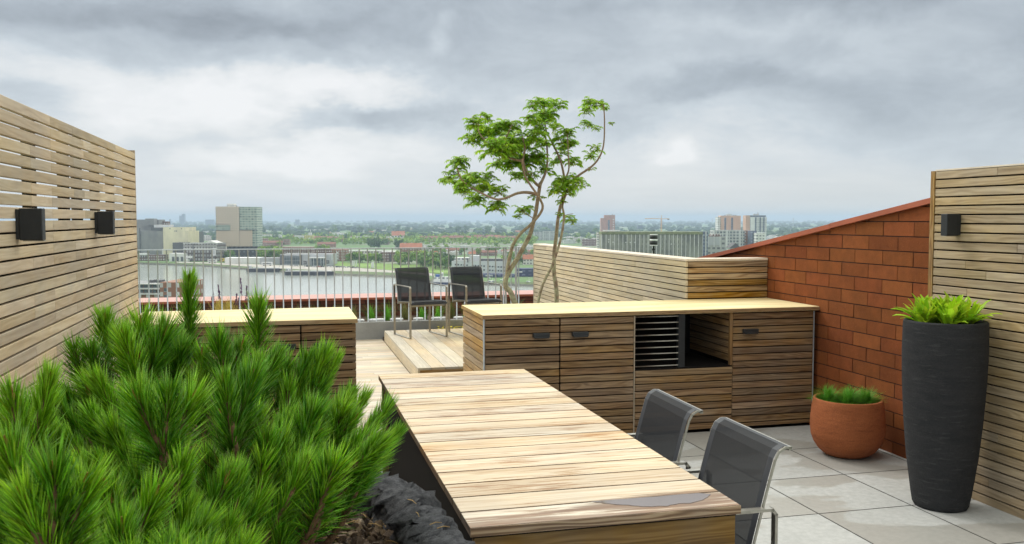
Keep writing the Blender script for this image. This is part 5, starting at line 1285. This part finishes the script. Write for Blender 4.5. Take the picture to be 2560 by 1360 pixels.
# --- trees one can tell apart
TM = [leafmat('tree_leaves_mid', (.09, .18, .028), (.19, .31, .05), 0, .7, .35), leafmat('tree_leaves_light', (.18, .31, .035), (.32, .45, .07), 0, .7, .3), leafmat('tree_leaves_dark', (.045, .105, .03), (.10, .18, .05), 0, .7, .35)]
TB = plain('tree_bark', (.10, .075, .05), .9)
def tree_mesh(mi, seed, tall=1.0):
    rs = random.Random(seed); b = MB(); b.tube([(0, 0, 0), (.01, 0, .2), (0, .01, .45)], [.028, .022, .012], 6, 1)
    lumps = [(Vector((rs.gauss(0, .15), rs.gauss(0, .15), rs.uniform(.26, .82))), rs.uniform(.13, .22)) for _ in range(11)] + [(Vector((0, 0, .5)), .3)]
    for c, R in lumps:
        b.tube([(0, 0, .4), tuple(c)], [.01, .004], 4, 1)
        for k in range(34):
            d = Vector((rs.gauss(0, 1), rs.gauss(0, 1), rs.gauss(0, 1))).normalized(); p = c + d * R * rs.uniform(.55, 1.05); p.z = min(p.z, 1.0)
            s = rs.uniform(.028, .06); a = d.cross(Vector((rs.gauss(0, 1), rs.gauss(0, 1), rs.gauss(0, 1)))).normalized(); e = (d + Vector((rs.gauss(0, .5), rs.gauss(0, .5), rs.gauss(0, .5)))).normalized(); f = e.cross(a).normalized(); a = f.cross(e)
            b.quad(p - a * s - f * s * .6, p + a * s - f * s, p + a * s * .7 + f * s, p - a * s + f * s * .8, 0, rs.random())
    for v in range(len(b.v)): x, y, z = b.v[v]; b.v[v] = (x * .95, y * .95, z * tall)
    return b.build('leafy_tree', [TM[mi], TB])
TP = {0: [tree_mesh(0, 1), tree_mesh(0, 2)], 1: [tree_mesh(1, 3), tree_mesh(1, 4)], 2: [tree_mesh(2, 5), tree_mesh(2, 6)]}
TL = {0: ('mid green leafy tree across the river', 'mid green trees across the river'), 1: ('light green leafy tree across the river', 'light green trees across the river'), 2: ('dark green leafy tree across the river', 'dark green trees across the river')}
tu = set()
def put_tree(k, px, py, h):
    src = random.choice(TP[k]); o = src if src.name not in tu else src.copy(); tu.add(src.name)
    if o is not src: COL.objects.link(o)
    p = gp(px, D_of(py)); s = h * U(.9, 1.1); o.location = (p.x, p.y, GZ); o.scale = (s * U(.9, 1.25), s * U(.9, 1.25), s); o.rotation_euler = (0, 0, U(0, 6)); tag(o, TL[k][0], 'tree', TL[k][1])
for n, x0, x1, y0, y1, h0, h1, ks in ((16, 868, 949, 655.5, 658, 10, 12, (1, 0, 0)), (14, 992, 1062, 658, 663, 11, 14, (1, 0)), (12, 1050, 1120, 662, 668, 12, 15, (0, 2)), (8, 1085, 1128, 668, 676, 12, 15, (2, 0)), (8, 541, 580, 648, 651, 9, 12, (0,)), (16, 643, 700, 644, 650, 12, 16, (0, 1)), (7, 778, 826, 630, 636, 10, 12, (1, 0)), (6, 1255, 1300, 655, 662, 10, 12, (1, 0)),
                                      (50, 642, 1333, 606, 617, 10, 14, (1, 1, 0)), (38, 642, 1333, 594, 604, 12, 17, (0, 1, 2)), (14, 470, 540, 588, 604, 12, 16, (2, 0)), (24, 1388, 1504, 592, 610, 10, 14, (0, 1)), (44, 470, 1500, 572, 588, 16, 26, (2, 0, 2)), (8, 1700, 2000, 575, 590, 14, 20, (2,)), (6, 840, 1000, 618, 624, 14, 18, (2,)), (26, 1045, 1333, 622, 648, 8, 12, (0, 1)), (14, 60, 340, 590, 630, 10, 15, (0, 1, 2))):
    for i in range(n): put_tree(random.choice(ks), U(x0, x1), U(y0, y1), U(h0, h1))
# --- woods far off, one mass
def woods():
    b = MB(); rs = random.Random(5)
    ico = bmesh.new(); bmesh.ops.create_icosphere(ico, subdivisions=1, radius=1); iv = [v.co.copy() for v in ico.verts]; ff = [[v.index for v in f.verts] for f in ico.faces]; ico.free()
    for k in range(5600):
        D = 1900 * (12500 / 1900) ** rs.random(); px = rs.uniform(-900, 3300)
        cl = noise.noise(Vector((px * .012 * D / 4000, math.log(D) * 9, 3)))
        if cl < -.12: continue
        p = gp(px, D); R = rs.uniform(3.5, 9) * (1 + D / 9000); o = len(b.v); r = rs.random()
        for v in iv:
            q = v * (1 + rs.uniform(-.25, .25)); b.v.append((p.x + q.x * R * 1.6, p.y + q.y * R, GZ + R * .5 + q.z * R * .95))
        for f in ff: b.face([o + i for i in f], None, 0, min(1, max(0, r + rs.uniform(-.25, .25))))
    tag(b.build('far_woods', leafmat('far_wood_leaves', (.018, .05, .025), (.05, .10, .04), 0, .8, .3)), 'distant dark woods fading towards the horizon', 'woods', kind='stuff')
woods()
def belt():
    b = MB(); rs = random.Random(9)
    for k in range(5200):
        px = rs.uniform(600, 1345); py = rs.choice((rs.uniform(606, 612), rs.uniform(597, 603), rs.uniform(591, 595))); D = D_of(py) + rs.gauss(0, 14); g = noise.noise(Vector((px * .03, py * .2, 1)))
        if g < -.25: continue
        p = gp(px, D); c = Vector((p.x, p.y, GZ + rs.uniform(1.5, 10.5 + 3 * g))); s = rs.uniform(1.2, 2.6)
        for q in range(2):
            a = Vector((rs.gauss(0, 1), rs.gauss(0, 1), rs.gauss(0, 1))).normalized() * s; e = a.cross(Vector((rs.gauss(0, 1), rs.gauss(0, 1), rs.gauss(0, 1)))).normalized() * s
            b.quad(c - a - e * .6, c + a - e, c + a * .7 + e, c - a + e * .8, 0, rs.random())
    tag(b.build('tree_belt', TM[1]), 'continuous light green belt of trees beyond the riverside flats', 'woods', kind='stuff')
belt()
# --- the air between
def haze():
    b = MB(); b.box(-15000, 15000, -1500, 15500, WZ - 1.5, 52)
    m = bpy.data.materials.new('haze_air'); m.use_nodes = True; n = m.node_tree.nodes; n.remove(n['Principled BSDF']); v = n.new('ShaderNodeVolumePrincipled')
    v.inputs['Color'].default_value = (.66, .82, 1.0, 1); v.inputs['Density'].default_value = HAZE; v.inputs['Anisotropy'].default_value = .0
    m.node_tree.links.new(v.outputs[0], n['Material Output'].inputs['Volume'])
    tag(b.build('haze', m), 'pale haze lying over the city', 'haze', kind='stuff')
HAZE = 1.6e-4
haze()


# ================================================================== LIGHT, SKY, CAMERA
SUN_DIR = Vector((-.42, .62, .80)).normalized()
def world():
    w = bpy.data.worlds.new('World'); sc.world = w; w.use_nodes = True; t = NT(w.node_tree)
    bg = t.n['Background']; bg.inputs['Strength'].default_value = .1
    sky = t.add('ShaderNodeTexSky', _sky_type='NISHITA'); sky.sun_disc = False
    sky.sun_elevation = math.asin(SUN_DIR.z); sky.sun_rotation = math.atan2(SUN_DIR.x, SUN_DIR.y)
    d = t.vmath('NORMALIZE', t.n.new('ShaderNodeTexCoord').outputs['Generated'])
    x, y, z = t.sep(d)
    az = t.math('SUBTRACT', t.math('ARCTAN2', x, y), PSI); el = t.math('ARCSINE', z)
    k = t.math('ADD', t.math('MAXIMUM', z, 0), .10)
    pl = t.comb(t.math('DIVIDE', x, k), t.math('DIVIDE', y, k), 0)
    n1 = t.noise(pl, .95, 6, .58, .25); n2 = t.noise(t.vmath('ADD', pl, (7.3, 2.1, 4)), .42, 3, .5, .4)
    ae = t.comb(az, t.math('MULTIPLY', el, 1.9), 0)
    n3 = t.noise(ae, 7.5, 9, .66, .3); wrp = t.noise(ae, 5, 5, .6, 0, True)
    wx, wy, wz = t.sep(wrp)
    waz = t.math('ADD', az, t.math('MULTIPLY', t.math('SUBTRACT', wx, .5), .30)); wel = t.math('ADD', el, t.math('MULTIPLY', t.math('SUBTRACT', wy, .5), .13))
    waz2 = t.math('ADD', az, t.math('MULTIPLY', t.math('SUBTRACT', wx, .5), .05)); wel2 = t.math('ADD', el, t.math('MULTIPLY', t.math('SUBTRACT', wy, .5), .04))
    def blob(px, py, rx, ry, amp, soft=.2, small=False):
        a0, e0 = math.atan((px - 1280) / FPX), math.atan((HZ - py) / FPX)
        dx = t.math('DIVIDE', t.math('SUBTRACT', waz2 if small else waz, a0), rx / FPX); dy = t.math('DIVIDE', t.math('SUBTRACT', wel2 if small else wel, e0), ry / FPX)
        r = t.math('SQRT', t.math('ADD', t.math('MULTIPLY', dx, dx), t.math('MULTIPLY', dy, dy)))
        return t.math('MULTIPLY', t.sstep(r, 1.15, soft), amp)
    B = t.ramp(el, (0, .74), (.03, .74), (.08, .70), (.12, .60), (.17, .45), (.24, .38), (.6, .5), (1, .55))
    B = t.math('ADD', B, t.math('MULTIPLY', t.math('SUBTRACT', n1, .5), .26)); B = t.math('ADD', B, t.math('MULTIPLY', t.math('SUBTRACT', n2, .5), .18))
    B = t.math('ADD', B, t.math('MULTIPLY', t.math('MULTIPLY', t.math('SUBTRACT', n3, .5), .66), t.sstep(el, .03, .11)))
    for bl in ((800, 235, 330, 75, .44), (420, 285, 350, 85, .34), (760, 395, 320, 50, .30), (1685, 394, 70, 17, .34, 0, True), (1710, 374, 42, 34, .30, 0, True), (1096, 112, 38, 36, .20, 0, True), (1116, 62, 30, 26, .14, 0, True), (1690, 370, 190, 90, .10, 0), (100, 225, 220, 60, .22), (980, 320, 230, 42, -.20), (500, 90, 520, 60, -.20), (1750, 225, 420, 60, -.24), (2350, 320, 460, 150, -.22), (2050, 20, 700, 60, -.16), (900, 60, 600, 80, -.10), (1560, 330, 110, 60, -.13), (1900, 60, 500, 60, .10), (1450, 240, 200, 60, .16)):
        B = t.math('ADD', B, blob(*bl))
    c = t.ramp(B, (.05, (.29, .325, .37)), (.34, (.455, .51, .565)), (.60, (.62, .68, .73)), (.80, (.81, .835, .85)), (1.0, (.92, .93, .94)))
    # warm pale strip above the horizon on the right
    c = t.mix(t.math('MULTIPLY', t.sstep(az, -.25, .35), t.sstep(el, .075, .0, 0, .65)), c, (.70, .70, .665))
    c = t.mix(t.sstep(el, .012, -.01), c, (.50, .56, .61))
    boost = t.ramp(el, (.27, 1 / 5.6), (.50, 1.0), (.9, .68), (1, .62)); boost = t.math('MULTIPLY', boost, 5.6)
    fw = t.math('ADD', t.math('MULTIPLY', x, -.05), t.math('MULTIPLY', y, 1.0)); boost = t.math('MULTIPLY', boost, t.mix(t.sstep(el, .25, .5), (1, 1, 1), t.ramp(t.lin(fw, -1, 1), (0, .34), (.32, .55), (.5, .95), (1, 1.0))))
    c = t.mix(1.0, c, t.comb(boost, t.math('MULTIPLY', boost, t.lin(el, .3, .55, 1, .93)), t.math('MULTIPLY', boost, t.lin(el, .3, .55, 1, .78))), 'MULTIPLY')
    c10 = t.vmath('MULTIPLY', c, (10, 10, 10))
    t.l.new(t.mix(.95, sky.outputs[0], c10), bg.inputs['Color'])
world()
sun = bpy.data.lights.new('sun', 'SUN'); sun.energy = 1.3; sun.angle = math.radians(12); sun.color = (1, .96, .90)
so = bpy.data.objects.new('sun', sun); COL.objects.link(so); so.rotation_euler = SUN_DIR.to_track_quat('Z', 'Y').to_euler()

cam = bpy.data.cameras.new('camera'); cam.sensor_width = 36; cam.lens = 36 * FPX / 2560; cam.clip_start = .05; cam.clip_end = 40000
co = bpy.data.objects.new('camera', cam); COL.objects.link(co)
co.matrix_world = Matrix(((RV.x, UV_.x, -FV.x, 0), (RV.y, UV_.y, -FV.y, 0), (RV.z, UV_.z, -FV.z, CAMH), (0, 0, 0, 1)))
sc.camera = co
cam.dof.use_dof = True; cam.dof.focus_distance = 8; cam.dof.aperture_fstop = 14
sc.view_settings.view_transform = 'Standard'; sc.view_settings.look = 'None'; sc.view_settings.exposure = 0; sc.view_settings.gamma = 1
sc.render.engine = 'CYCLES'; sc.cycles.use_denoising = True
sc.cycles.max_bounces = 8; sc.cycles.diffuse_bounces = 3; sc.cycles.transparent_max_bounces = 12; sc.cycles.volume_bounces = 0
sc.cycles.sample_clamp_indirect = 8
